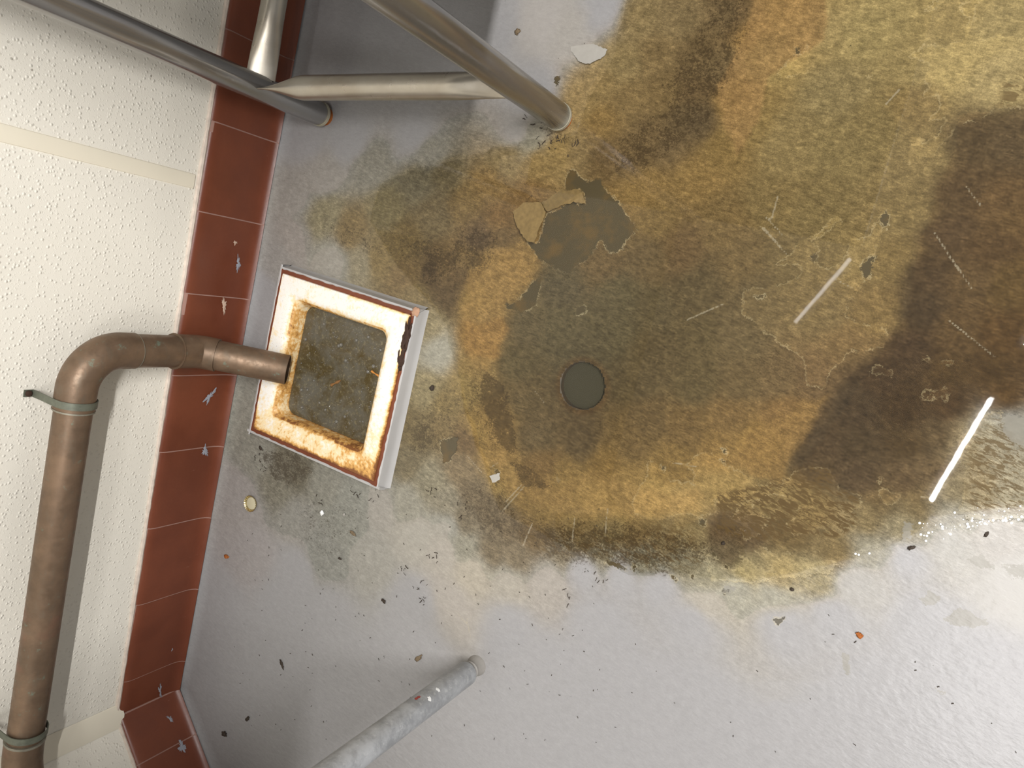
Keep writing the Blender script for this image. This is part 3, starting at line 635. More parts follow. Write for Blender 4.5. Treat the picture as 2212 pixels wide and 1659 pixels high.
# ------------------------------------------------------------------ cove base tiles
def ztop(s): return 0.1475 + 0.0135 * s
def base_profile(zt):
    """(offset into the room, height) from the floor up to the rounded top"""
    return [(0.0125, 0.010), (0.0085, 0.0135), (0.0052, 0.019), (0.0032, 0.027), (0.0024, 0.036), (0.002, 0.06), (0.002, zt - 0.022),
            (0.0016, zt - 0.013), (0.0002, zt - 0.006), (-0.0026, zt - 0.0015), (-0.0068, zt), (-0.012, zt)]
joints = [-0.7205]
for q in [(265,1475),(296,1310),(320,1142),(345,975),(370,808),(402,632),(426,455),(453,262)]:
    d = at(q[0], q[1], 0.14); joints.append((Vector((d.x, d.y, 0)) - WM).dot(WD))
joints = sorted(joints); step = 0.150
while joints[-1] < 2.0: joints.append(joints[-1] + step)
m = MB(); gap = 0.0011
def tile_run(f, js, tops):
    for i in range(len(js) - 1):
        jit = random.uniform(-0.0006, 0.0006); tl = random.uniform(-0.0008, 0.0008)
        rings = []
        for s in (js[i] + gap, js[i + 1] - gap):
            rings.append([f(s, a_ + jit, z) for a_, z in base_profile(tops(js[i] + 0.07) + tl)])
        s0, s1 = js[i] + gap, js[i + 1] - gap
        full = [rings[0], rings[1]]
        m.loft(full, closed=False, cap0=False, cap1=False, mi=0)
        back = lambda s: [f(s, -0.012, 0.01)]
        for s, r in ((s0, rings[0]), (s1, rings[1])):
            m.add(r + back(s), [tuple(range(len(r) + 1))], 0)
tile_run(wl, joints, ztop)
j2 = [0.0015, 0.100, 0.252, 0.404, 0.556, 0.71, 0.86, 1.01]
g2 = lambda s, o_, z: COR + WD2 * s + WN2 * o_ + Vector((0, 0, z))
m2 = m; tile_run(g2, j2, lambda s: ztop(S_COR))
# grout bed just behind the tile faces
for f, a_, b_, tf in ((wl, S_COR, 2.0, ztop), (g2, 0.0, 1.0, lambda s: ztop(S_COR))):
    rings = [[f(s, p - 0.0009, z - 0.0006) for p, z in base_profile(tf(s))] for s in np.linspace(a_, b_, 14)]
    m.loft(rings, closed=False, cap0=False, cap1=False, mi=1)
base = m.build('baseboard_left', [M['tile'], M['grout']]); base['kind'] = 'structure'
base['label'] = 'red quarry tile cove base along the cream wall'
# caulk bead on top of the tiles
m = MB(); path = []; rad = []
for s in np.linspace(1.9, S_COR, 420):
    nz = mnoise.noise(Vector((s * 14, 3.3, 0))); n2 = mnoise.noise(Vector((s * 60, 7.3, 0)))
    path.append(wl(s, -0.0062, ztop(s) + 0.0012 + 0.0010 * nz)); rad.append(0.0042 + 0.0012 * nz + 0.0008 * n2)
for s in np.linspace(0.01, 0.6, 60):
    n2 = mnoise.noise(Vector((s * 50, 7.3, 0))); path.append(g2(s, -0.0062, ztop(S_COR) + 0.001)); rad.append(0.003 + 0.001 * n2)
m.tube(path, rad, 8); o = m.build('trim_3', M['caulk']); o['kind'] = 'structure'
# splashes of grey paint left on the tile faces
def splash(px_, py_, w_, h_, ang, mat, seed, f2=False):
    r = random.Random(seed)
    # meet the tile face plane
    d = np.array([(px_ - CX) / F, (py_ - CY) / F, 1.0]); w = Vector((d @ _u, -(d @ _v), -(d @ _n)))
    P0, N, D = (COR, WN2, WD2) if f2 else (WM, WN, WD)
    P0 = P0 + N * 0.0030
    tt = (P0 - Vector((0, 0, CAM_H))).dot(N) / w.dot(N); c = Vector((0, 0, CAM_H)) + w * tt
    m_ = MB(); n = 40; ring = []
    for k in range(n):
        a_ = 2 * math.pi * k / n; rr = 0.45 + 0.8 * r.random() ** 1.3 + .25 * math.sin(3 * a_ + seed)
        x = math.cos(a_) * w_ * rr; y = math.sin(a_) * h_ * rr
        xr = x * math.cos(ang) - y * math.sin(ang); yr = x * math.sin(ang) + y * math.cos(ang)
        ring.append(c + D * xr + Vector((0, 0, yr)))
    m_.add(ring + [c + N * 0.0005], [(k, (k + 1) % n, n) for k in range(n)])
    return m_.build('paint_splash', mat, base, smooth=False)
for a_ in [(515,570,.015,.006,.2,'splash',1),(452,858,.016,.007,-.6,'splash',2),(443,974,.014,.006,.5,'splash',3),(346,1492,.017,.0035,.25,'splash',4),
           (508,525,.004,.004,0,'palesplash',5),(484,660,.016,.005,.3,'palesplash',6),(372,1403,.004,.002,0,'splash',7)]:
    splash(*a_[:5], M[a_[5]], a_[6])
splash(393, 1612, .012, .009, .3, M['splash'], 11, True); splash(368, 1553, .010, .004, -.5, M['splash'], 12, True)

# ------------------------------------------------------------------ floor sink
sc0 = sum(SK, Vector()) / 4
sink = empty('floor_sink', (sc0.x, sc0.y, 0), 'square white enamel floor sink with rusty rim, full of murky water', 'sink')
def skp(u_, v_, z):
    """u, v in [-1, 1] over the outer edge of the enamel"""
    a_, b_, c_, d_ = SK   # (-1,1) (1,1) (1,-1) (-1,-1)
    p = a_ * ((1 - u_) * (1 + v_) / 4) + b_ * ((1 + u_) * (1 + v_) / 4) + c_ * ((1 + u_) * (1 - v_) / 4) + d_ * ((1 - u_) * (1 - v_) / 4)
    return Vector((p.x, p.y, z))
def rrect(h_, r, z, n=10, jit=0, seed=0, hv=None):
    hv = hv or h_
    pts = []; rd = random.Random(seed)
    for cxx, cyy, a0 in ((1, 1, 0), (-1, 1, 90), (-1, -1, 180), (1, -1, 270)):
        for k in range(n + 1):
            a_ = math.radians(a0 + 90 * k / n)
            pts.append((cxx * (h_ - r) + r * math.cos(a_), cyy * (hv - r) + r * math.sin(a_)))
        # points along the side
        nx_ = {(1, 1): (-1, 1), (-1, 1): (-1, -1), (-1, -1): (1, -1), (1, -1): (1, 1)}[(cxx, cyy)]
        p0 = pts[-1]
        a1 = math.radians(a0 + 90)
        p1 = (nx_[0] * (h_ - r) + r * math.cos(a1), nx_[1] * (hv - r) + r * math.sin(a1))
        for k in range(1, 24):
            pts.append((p0[0] + (p1[0] - p0[0]) * k / 24, p0[1] + (p1[1] - p0[1]) * k / 24))
    if jit: pts = [(x * (1 + rd.uniform(-jit, jit)), y * (1 + rd.uniform(-jit, jit))) for x, y in pts]
    return [skp(x, y, z) for x, y in pts]
m = MB()
m.loft([rrect(1.0, .012, 0.016), rrect(1.0, .012, 0.0285), rrect(0.993, .014, 0.0300), rrect(0.90, .03, 0.0302), rrect(0.80, .06, 0.0295), rrect(0.755, .09, 0.0275),
        rrect(0.725, .12, 0.0225), rrect(0.708, .125, 0.014), rrect(0.700, .13, 0.002), rrect(0.690, .13, -0.02), rrect(0.66, .14, -0.06), rrect(0.5, .2, -0.10)],
       True, False, True)
rim = m.build('basin', M['enamel'], sink)
# rust amount per vertex: runs at the inner lip, heavy along the near and right sides
rv = []
ax_, bx_ = SK[0], SK[1]
def to_uv(P):
    u_ = v_ = 0.0
    e1 = (SK[1] - SK[0] + SK[2] - SK[3]) * 0.25; e2 = (SK[0] - SK[3] + SK[1] - SK[2]) * 0.25
    d = Vector((P.x - sc0.x, P.y - sc0.y)); den_ = e1.x * e2.y - e1.y * e2.x
    return (d.x * e2.y - d.y * e2.x) / den_, (e1.x * d.y - e1.y * d.x) / den_
bmr = bmesh.new(); bmr.from_mesh(rim.data)
bmesh.ops.subdivide_edges(bmr, edges=[e_ for e_ in bmr.edges if e_.calc_length() > 0.008], cuts=2, use_grid_fill=True)
bmr.to_mesh(rim.data); bmr.free()
for v_ in rim.data.vertices:
    P = v_.co + Vector(sink.location); u_, w_ = to_uv(P); e_ = max(abs(u_), abs(w_))
    near = max(0, -w_ - 0.60) / 0.40 * 0.46               # the side nearest the viewer of the photograph
    nearcorner = max(0, 0.40 * (u_ - w_) - 0.42)
    lip = max(0, 1 - abs(e_ - 0.74) / 0.07) * (0.38 if (u_ < 0 or w_ < 0) else 0.26)
    inside = 0.34 if P.z < 0.026 else 0.06
    wl_ = 0.3 if P.z < 0.001 else 0
    edge_ = max(0, (e_ - 0.955) / 0.045) * (0.62 if (u_ > 0.7 or w_ < -0.7) else (0.5 if (w_ > 0.7 and 0.1 < u_ < 0.75) else 0.12))
    rv.append(min(1.0, near + nearcorner + lip + inside + wl_ + edge_))
a = rim.data.attributes.new('rust', 'FLOAT', 'POINT'); a.data.foreach_set('value', rv)
try: rim.data.set_sharp_from_angle(angle=math.radians(50))
except Exception: pass
# tile kerb around it and the painted fillet
m = MB()
m.loft([rrect(0.995, .012, 0.012), rrect(0.998, .012, 0.0262, jit=.001), rrect(1.035, .02, 0.0268, jit=.003, seed=4), rrect(1.060, .03, 0.0262, jit=.002, seed=5), rrect(1.068, .03, 0.020), rrect(1.075, .03, 0.000)], True, False, False)
m.build('tile_kerb', M['tile'], sink)
def kerb(u0, v0, u1, v1, nu, nv, w0, w1, seed):
    """painted fillet along one side: from (u0,v0) to (u1,v1), outward (nu,nv)"""
    r = random.Random(seed); m_ = MB(); rings = []
    for k in range(41):
        t_ = k / 40; u_ = u0 + (u1 - u0) * t_; v_ = v0 + (v1 - v0) * t_
        a_ = 1.060 + (0.012 if r.random() > .3 else -0.004) * r.random(); w_ = w0 + (w1 - w0) * t_
        rings.append([skp(u_ + nu * (d_), v_ + nv * (d_), z_) for d_, z_ in ((a_ - 1 - 0.02, 0.0262), (a_ - 1 - .012, 0.0276), (0.072, 0.0268), (0.080, 0.022), (0.086, 0.012), (0.095 + w_ * .3, 0.005), (0.115 + w_, -0.001))])
    m_.loft(rings, closed=False, cap0=True, cap1=True); m_.build('painted_fillet', M['greypaint'], sink)
kerb(1, 1.09, 1, -1.07, 1, 0, .0, .03, 1); kerb(-1.06, 1, 1.09, 1, 0, 1, .0, .01, 2)
kerb(-1, 1.10, -1, -1.10, -1, 0, -.02, -.02, 3); kerb(-1.1, -1, 1.1, -1, 0, -1, -.03, -.03, 4)
# scale of dark rust by the far right corner, and a pinkish bare tile corner
def lump(name, c, rx, ry, rz, mat, parent, seed, n=3, amp=.5, rot=0):
    bm = bmesh.new(); bmesh.ops.create_icosphere(bm, subdivisions=n, radius=1)
    off = Vector(parent_world(parent)) if parent else Vector((0, 0, 0))
    for v_ in bm.verts:
        k = 1 + amp * mnoise.fractal(v_.co * 1.7 + Vector((seed * 3.1, 0, 0)), 1, 2, 3)
        p = Vector((v_.co.x * rx * k, v_.co.y * ry * k, v_.co.z * rz * k)); p.rotate(Matrix.Rotation(rot, 3, 'Z'))
        v_.co = p + (c - off if parent else Vector())
    me_ = bpy.data.meshes.new(name); bm.to_mesh(me_); bm.free(); me_.materials.append(mat)
    me_.polygons.foreach_set('use_smooth', [True] * len(me_.polygons))
    o_ = bpy.data.objects.new(name, me_); link(o_, parent)
    if not parent: o_.location = c
    return o_
sa = math.atan2((SK[0] - SK[3]).y, (SK[0] - SK[3]).x)
lump('rust_scale', skp(1.012, .76, .029), .026, .0065, .004, M['darkrust'], sink, 3, 4, .7, sa)
lump('rust_scale', skp(1.008, .50, .028), .020, .006, .003, M['darkrust'], sink, 5, 4, .7, sa)
lump('mortar_lump', skp(1.055, 1.05, .027), .008, .008, .002, mat_plain('pink_mortar', rgb(176, 138, 112), .8, 0, .2, 150), sink, 6, 3, .4)
# water in the basin
m = MB(); r0 = rrect(0.699, .13, -0.004); m.add(r0, [tuple(range(len(r0)))])
sw = m.build('sink_water', M['murk'], smooth=False, loc=(sc0.x, sc0.y, -0.004)); tag(sw, 'murky grey-brown water standing in the square floor sink', 'water')
m = MB(); rb = random.Random(5)
def dome(m_, c, r, n=10):
    rings = []
    for i in range(4):
        a_ = math.radians(90 * i / 4); rings.append([c + Vector((math.cos(k * 2 * math.pi / n) * r * math.cos(a_), math.sin(k * 2 * math.pi / n) * r * math.cos(a_), r * .8 * math.sin(a_))) for k in range(n)])
    m_.loft(rings, True, False, True)
bl = [(660,733),(732,747),(747,779),(807,791),(795,803),(651,842),(678,822),(628,887),(652,880),(727,911),(792,939),(737,745),(703,885),(822,756),(700,700),(770,735),(796,728),(840,765),(690,870),(712,930),(664,842),(745,900),(760,985)]
for q in bl:
    p = at(q[0], q[1], -0.004); p = Vector((p.x, p.y, -0.004)); 
    if max(abs(c) for c in to_uv(p)) < .66: dome(m, p, rb.uniform(.0026, .0040))
for k in range(150):
    u_, v_ = rb.uniform(-.62, .62), rb.uniform(-.62, .62)
    dome(m, skp(u_, v_, -0.004), rb.choice([.0007, .0009, .0012, .0016]), 8)
o = m.build('sink_bubbles', M['bubble'], loc=(sc0.x, sc0.y, -.004)); tag(o, 'air bubbles floating on the murky sink water', 'bubbles', kind='stuff')
def stick(name, a_, b_, r, mat, label, cat, zz):
    m_ = MB(); A, B = at(*a_, zz), at(*b_, zz); n = 6
    pts = [A.lerp(B, k / n) + Vector((0, 0, .0006 * math.sin(k))) for k in range(n + 1)]
    m_.tube(pts, [r * (.7 + .3 * math.sin(1 + k * 1.7)) for k in range(n + 1)], 8)
    o_ = m_.build(name, mat, loc=tuple((A + B) / 2)); tag(o_, label, cat); return o_
stick('wood_splinter', (803, 802), (824, 816), .0022, M['tan'], 'bright orange splinter floating at the right edge of the sink water', 'splinter', -.003)
stick('wood_splinter', (716, 832), (735, 822), .003, mat_plain('sodden_wood', rgb(126, 88, 46), .6), 'brown sodden chip floating mid sink', 'splinter', -.003)

# ------------------------------------------------------------------ copper drain pipe
PR = 0.0268; PO = 0.047; PZ = 0.350
pipe = empty('copper_drain_pipe', tuple(wl(0, PO, .12)), 'tarnished copper drain pipe running along the wall and down over the sink', 'pipe')
def arc(c0, d0, d1, r, n=14):
    """a bend that leaves direction d0 at the start point c0 and ends along d1"""
    d0 = d0.normalized(); d1 = d1.normalized(); ang = d0.angle(d1); side = (d1 - d0 * d0.dot(d1)).normalized()
    return [c0 + d0 * (r * math.sin(ang * k / n)) + side * (r * (1 - math.cos(ang * k / n))) for k in range(n + 1)]
sDrop = 0.021
UPW = Vector((0, 0, 1)); EL = 0.062
# run along the wall
sA, sB = -0.655, sDrop - EL - 0.010
m = MB(); m.tube([wl(sA, PO, PZ), wl((sA + sB) / 2, PO, PZ), wl(sB, PO, PZ)], PR, 40, True); m.build('straight_run', M['copper'], pipe)
# elbow 90 with socket ends
el = [wl(sDrop - EL - 0.030, PO, PZ)] + arc(wl(sDrop - EL, PO, PZ), WD, -UPW, EL, 20) + [wl(sDrop, PO, PZ - EL - 0.022)]
m = MB(); m.tube(el, [PR + .0022] * len(el), 40, True)
m.build('elbow', M['copper'], pipe)
SOL = mat_plain('grey_solder', rgb(136, 132, 118), .5, .5, .4, 120)
m = MB(); m.tube([wl(sDrop - EL - 0.0325, PO, PZ), wl(sDrop - EL - 0.0300, PO, PZ)], PR + .0030, 40); m.build('solder_ring', SOL, pipe)
m = MB(); m.tube([wl(sDrop, PO, PZ - EL - 0.0215), wl(sDrop, PO, PZ - EL - .0225)], PR + .0024, 40); m.build('solder_ring', SOL, pipe)
zc = 0.150
m = MB(); m.tube([wl(sDrop, PO, PZ - EL - 0.015), wl(sDrop, PO, zc + .035)], PR + .0004, 40); m.build('short_drop', M['copper'], pipe)
# kinked lower fitting
END = at(622, 799, 0.047)
K0 = wl(sDrop, PO, zc); dk = (END - K0).normalized()
b = arc(K0 + UPW * 0.004, -UPW, dk, 0.030, 12)
K1 = b[-1]; dk = (END - K1).normalized()
m = MB(); m.tube([wl(sDrop, PO, zc + .040), wl(sDrop, PO, zc + .0385)] + [K0 + UPW * .020] + b + [K1 + dk * .018], [PR + .0042, PR + .0026] + [PR + .0024] * (len(b) + 2), 40); m.build('bend_fitting', M['copper'], pipe)
m = MB()
def openpipe(m_, A, B, ro, ri, n=40):
    d_ = (B - A).normalized(); a_ = d_.orthogonal().normalized(); b_ = d_.cross(a_)
    ring = lambda P, r: [P + (a_ * math.cos(k * 2 * math.pi / n) + b_ * math.sin(k * 2 * math.pi / n)) * r for k in range(n)]
    m_.loft([ring(A, ro), ring(A.lerp(B, .5), ro), ring(B - d_ * .001, ro), ring(B, ro - .0006), ring(B, ri), ring(A.lerp(B, .35), ri)], True, True, True)
openpipe(m, K1, END, PR, PR - .002); m.build('outlet_pipe', M['copper'], pipe)
# far bend where the wall turns, then on along the short wall
_, mit, _ = chain(PO, PZ, [], [])
tl = 0.045
far = [mit + WD * (tl + .02)] + arc(mit + WD * tl, -WD, WD2, tl / math.tan(0.5 * (-WD).angle(WD2)), 10)
far.append(far[-1] + WD2 * .02)
m = MB(); m.tube(far, PR + .0024, 40); m.build('elbow', mat_copper(), pipe)
m = MB(); m.tube([far[-1] - WD2 * .01, far[-1] + WD2 * .6], PR, 40); m.build('straight_run', M['copper'], pipe)
for p_, d_ in ((far[0], WD), (far[-1], WD2)):
    m = MB(); m.tube([p_ - d_ * .002, p_ + d_ * .002], PR + .0034, 40); m.build('solder_ring', SOL, pipe)

# pipe clamps
def clamp(s, label, wire=False):
    c = empty('pipe_clamp', tuple(wl(s, -.006, PZ)), label, 'clamp', None)
    m_ = MB(); ro = PR + .0030; w_ = .011; th = .0016
    # strap profile in the plane across the pipe: tab, up and over the pipe, tab
    pr = [(-.0062, PR + .019), (-.0062, PR + .010), (-.0062, PR + .005)]
    pr += [(0.012, PR + .0035), (PO - .010, PR + .0032)]
    pr += [(PO + ro * math.sin(a_), ro * math.cos(a_)) for a_ in np.linspace(.2, math.pi - .2, 18)]
    pr += [(PO - .010, -PR - .0032), (.012, -PR - .0035), (-.0062, -PR - .006), (-.0062, -PR - .012), (-.0062, -PR - .020)]
    def off_pts(pr, d):
        out = []
        for i in range(len(pr)):
            a0 = pr[max(i - 1, 0)]; a1 = pr[min(i + 1, len(pr) - 1)]; tx, ty = a1[0] - a0[0], a1[1] - a0[1]; L_ = math.hypot(tx, ty)
            out.append((pr[i][0] - ty / L_ * -d, pr[i][1] + tx / L_ * -d))
        return out
    o1 = off_pts(pr, -th)
    rings = []
    for (a_, b_), (c_, d_) in zip(pr, o1):
        rings.append([wl(s - w_ / 2, a_, PZ + b_), wl(s + w_ / 2, a_, PZ + b_), wl(s + w_ / 2, c_, PZ + d_), wl(s - w_ / 2, c_, PZ + d_)])
    m_.loft(rings); m_.build('strap', M['zinc'], c)
    for zz in (PR + .0125, -PR - .013):
        m_ = MB(); m_.tube([wl(s, -.006, PZ + zz), wl(s, -.0025, PZ + zz), wl(s, -.0015, PZ + zz)], [.0048, .0048, .003], 14); m_.build('screw', M['darkrust'], c)
    if wire:
        m_ = MB(); m_.tube([wl(s, -.002, PZ - PR - .013), wl(s + .002, .003, PZ - PR - .022), wl(s - .002, .001, PZ - PR - .030), wl(s + .003, .004, PZ - PR - .036), wl(s + .006, .003, PZ - PR - .038)], .0005, 6)
        m_.build('loose_wire', M['wire'], c)
clamp(-0.060, 'zinc strap clamp holding the copper pipe just below its elbow', True)
clamp(-0.622, 'dark strap clamp on the copper pipe near the wall corner')

# ------------------------------------------------------------------ stainless work table
L1 = at(705, 252); L2 = at(1215, 258); LR = 0.0205; ZT = 0.86
tb = empty('work_table', (L2.x, L2.y, 0), 'stainless work table on round tube legs joined by flattened tube braces', 'table')
across = (L2 - L1); across.z = 0; across.normalize()
LONG = WD * 1.30
def leg(c, z0, r, mat, parent, label=None):
    m_ = MB(); m_.tube([c + Vector((0, 0, z0)), c + Vector((0, 0, z0 + .002)), c + Vector((0, 0, .4)), c + Vector((0, 0, ZT))], [r - .001, r, r, r], 40)
    o_ = m_.build('leg', mat, parent)
    if label: o_['label'] = label
    return o_
for i, c in enumerate((L1, L2, L1 + LONG, L2 + LONG)):
    lg = leg(c, .018, LR, M['steel'], tb)
    m = MB(); m.tube([c + Vector((0, 0, .0135)), c + Vector((0, 0, .0185))], LR + .0008, 32); m.build('foot_collar', mat_plain('worn_foot_collar', rgb(176, 170, 150), .5, .4, .3, 90) if i == 0 else bpy.data.materials['worn_foot_collar'], tb)
    m = MB(); m.tube([c + Vector((0, 0, .0005)), c + Vector((0, 0, .006)), c + Vector((0, 0, .0138))], [.016, .015, .012], 24); m.build('foot', M['rust'], tb)
def brace(A, B, phiA, phiB, rmax=.0165, parent=tb, name='brace', flat=.020, l=.085):
    """tube crushed flat at both ends, each flat turned its own way"""
    m_ = MB(); N = 48; n = 28; d = (B - A); L_ = d.length; d.normalize()
    up = Vector((0, 0, 1)); sd = d.cross(up).normalized(); rings = []
    for i in range(N + 1):
        t_ = i / N; dist = min(t_, 1 - t_) * L_
        k = max(0.0, 1 - dist / l); k = k * k * (3 - 2 * k) if k < 1 else 1
        k = k ** .8
        ra = rmax * (1 - k) + flat * k; rb_ = rmax * (1 - k) + .0022 * k
        ph = phiA if t_ < .5 else phiB
        ca, sb = math.cos(ph), math.sin(ph)
        e1 = sd * ca + up * sb; e2 = -sd * sb + up * ca
        # both halves are round in the middle, so the turn does not show
        if t_ >= .5:
            off_ = phiB - phiA
        else: off_ = 0
        rings.append([A + d * (L_ * t_) + e1 * (ra * math.cos(q - off_)) + e2 * (rb_ * math.sin(q - off_)) for q in [2 * math.pi * j / n for j in range(n)]])
    m_.loft(rings); return m_.build(name, M['brace'], parent)
zb = .150
A = L1 + Vector((0, 0, zb + .002)); B = L2 + Vector((0, 0, .168))
def on_leg(px_, py_, c, r):
    """point of an upright round leg that shows at the pixel"""
    d = np.array([(px_ - CX) / F, (py_ - CY) / F, 1.0]); w = Vector((d @ _u, -(d @ _v), -(d @ _n))); o_ = Vector((0, 0, CAM_H)) - Vector((c.x, c.y, 0))
    a_ = w.x ** 2 + w.y ** 2; b_ = o_.x * w.x + o_.y * w.y; c_ = o_.x ** 2 + o_.y ** 2 - r * r
    disc = max(b_ * b_ - a_ * c_, 0); return Vector((0, 0, CAM_H)) + w * ((-b_ - math.sqrt(disc)) / a_)
A = on_leg(572, 191, L1, LR) - across * .003
brace(A, Vector((L2.x, L2.y, A.z - .008)) - across * (LR * .5), math.radians(72), math.radians(-20), rmax=.0185, flat=.0165)
ld = LONG.normalized()
brace(L1 + ld * (LR * .8) + Vector((0, 0, .160)), L1 + LONG - ld * (LR * .8) + Vector((0, 0, .160)), math.radians(-49), math.radians(60), rmax=.0195, flat=.0225, l=.10)
brace(L1 + LONG + across * (LR * .9) + Vector((0, 0, .16)), L2 + LONG - across * (LR * .9) + Vector((0, 0, .16)), 1.2, -.4)
# top (above the frame), drawn out past the legs to cast shade
m = MB(); tc_ = L1 + WN * .415 + WD * .71; m.box(Vector((tc_.x, tc_.y, ZT + .01)), .90, 1.32, .035, Matrix.Rotation(math.atan2(WN.y, WN.x), 3, 'Z')); m.build('tabletop', M['top'], tb, smooth=False, bevel=.006)

# ------------------------------------------------------------------ second table, galvanized leg
L3 = at(1030, 1437)
tg = empty('prep_table', (L3.x, L3.y, 0), 'table standing on a grey galvanized pipe leg with a narrow painted foot', 'table')
A3 = Vector((.22, -.56, 0)); B3 = Vector((0, -.56, 0))
legs3 = (L3, L3 + A3, L3 + B3)
for i, c in enumerate(legs3):
    m = MB(); m.tube([c + Vector((0, 0, z)) for z in (.030, .033, .0365, .2, .5, ZT)], [.0150, .0182, .0192, .0192, .0192, .0192], 40); lg = m.build('leg', M['galv'], tg)
    m = MB(); m.tube([c + Vector((0, 0, z)) for z in (-.001, .004, .008, .020, .021, .0225, .024, .031)], [.0175, .0165, .0140, .0130, .0148, .0148, .0120, .0120], 32); m.build('foot', M['footpaint'], tg)
def on_leg(px_, py_, c, r):
    """point of an upright round leg that shows at the pixel"""
    d = np.array([(px_ - CX) / F, (py_ - CY) / F, 1.0]); w = Vector((d @ _u, -(d @ _v), -(d @ _n))); o_ = Vector((0, 0, CAM_H)) - Vector((c.x, c.y, 0))
    a_ = w.x ** 2 + w.y ** 2; b_ = o_.x * w.x + o_.y * w.y; c_ = o_.x ** 2 + o_.y ** 2 - r * r
    disc = max(b_ * b_ - a_ * c_, 0); return Vector((0, 0, CAM_H)) + w * ((-b_ - math.sqrt(disc)) / a_)
def leg_patch(name, px_, py_, w_, h_, mat, seed, c=L3, r=.0196, parent=tg):
    p = on_leg(px_, py_, c, r); a0 = math.atan2(p.y - c.y, p.x - c.x); rd = random.Random(seed); m_ = MB(); n = 18; pts = []
    for k in range(n):
        q = 2 * math.pi * k / n; rr = rd.uniform(.6, 1.15); aa = a0 + math.cos(q) * w_ * rr / r
        pts.append(Vector((c.x + r * math.cos(aa), c.y + r * math.sin(aa), p.z + math.sin(q) * h_ * rr)))
    ctr = Vector((c.x + (r + .0003) * math.cos(a0), c.y + (r + .0003) * math.sin(a0), p.z))
    m_.add(pts + [ctr], [(k, (k + 1) % n, n) for k in range(n)]); m_.build(name, mat, parent)
leg_patch('paint_fleck', 902, 1507, .0028, .0075, M['redpaint'], 1); leg_patch('paint_fleck', 928, 1510, .004, .004, M['white'], 2)
leg_patch('paint_fleck', 946, 1490, .0045, .0035, M['white'], 3); leg_patch('paint_fleck', 1010, 1443, .0022, .004, M['redpaint'], 4, r=.0186)
m = MB(); m.box((-.585, -.795, ZT + .01), .52, .74, .035); m.build('tabletop', M['top'], tg, smooth=False, bevel=.006)  # unseen top, sized and placed to shade the lower left floor

# ------------------------------------------------------------------ puddle and drain
m = MB(); step_ = .012; pp = []
n = len(puddle_poly)
for i in range(n):
    a_, b_ = puddle_poly[i], puddle_poly[(i + 1) % n]; L_ = math.hypot(*(b_ - a_)); k_ = max(1, int(L_ / step_))
    for j in range(k_): pp.append(a_ + (b_ - a_) * j / k_)
cen2 = puddle_poly.mean(0)
area2 = sum(pp[i][0] * pp[(i + 1) % len(pp)][1] - pp[(i + 1) % len(pp)][0] * pp[i][1] for i in range(len(pp)))
sg = 1 if area2 > 0 else -1; out_ = []
for i, p in enumerate(pp):
    q0, q1 = pp[i - 1], pp[(i + 1) % len(pp)]; tx, ty = q1 - q0; L_ = math.hypot(tx, ty) + 1e-9
    out_.append(Vector((p[0] + sg * ty / L_ * .010, p[1] - sg * tx / L_ * .010, 0.0)))
m.add(out_, [tuple(range(len(out_)))])
pud = m.build('puddle', M['water'], smooth=False); tag(pud, 'shallow clear puddle lying over the ochre and brown stained floor around the drain', 'puddle')
bmp = bmesh.new(); bmp.from_mesh(pud.data); bmesh.ops.triangulate(bmp, faces=bmp.faces)
for f_ in bmp.faces:
    if f_.normal.z < 0: f_.normal_flip()
bmp.to_mesh(pud.data); bmp.free()

dr = empty('floor_drain', (DR.x, DR.y, -.011), 'round dark floor drain opening under the puddle', 'drain')
zf = -0.0118
ringp = lambda r, z, n=56, w_=0: [Vector((DR.x + r * (1 + w_ * mnoise.noise(Vector((math.cos(k * 2 * math.pi / n) * 2, math.sin(k * 2 * math.pi / n) * 2, 5)))) * math.cos(k * 2 * math.pi / n), DR.y + r * (1 + w_ * mnoise.noise(Vector((math.cos(k * 2 * math.pi / n) * 2, math.sin(k * 2 * math.pi / n) * 2, 5)))) * math.sin(k * 2 * math.pi / n), z)) for k in range(n)]
m = MB(); m.loft([ringp(DRR + .0050, zf - .0015), ringp(DRR + .0036, zf + .0004, w_=.05), ringp(DRR + .001, zf + .0002, w_=.05), ringp(DRR - .0008, zf - .0015, w_=.05), ringp(DRR - .001, zf - .03)], True, False, False)
t = NT('drain_stain'); nn_ = t.noise(60, 5, .7); c_ = t.mix(t.ramp(nn_, .35, .65), rgb(78, 64, 44), rgb(66, 58, 46)); t.bsdf(c_, .6); m.build('drain_ring', t.m, dr)
m = MB(); r_ = ringp(DRR - .001, zf - .012); m.add(r_, [tuple(range(len(r_)))]); m.build('drain_water', M['black'], dr, smooth=False)

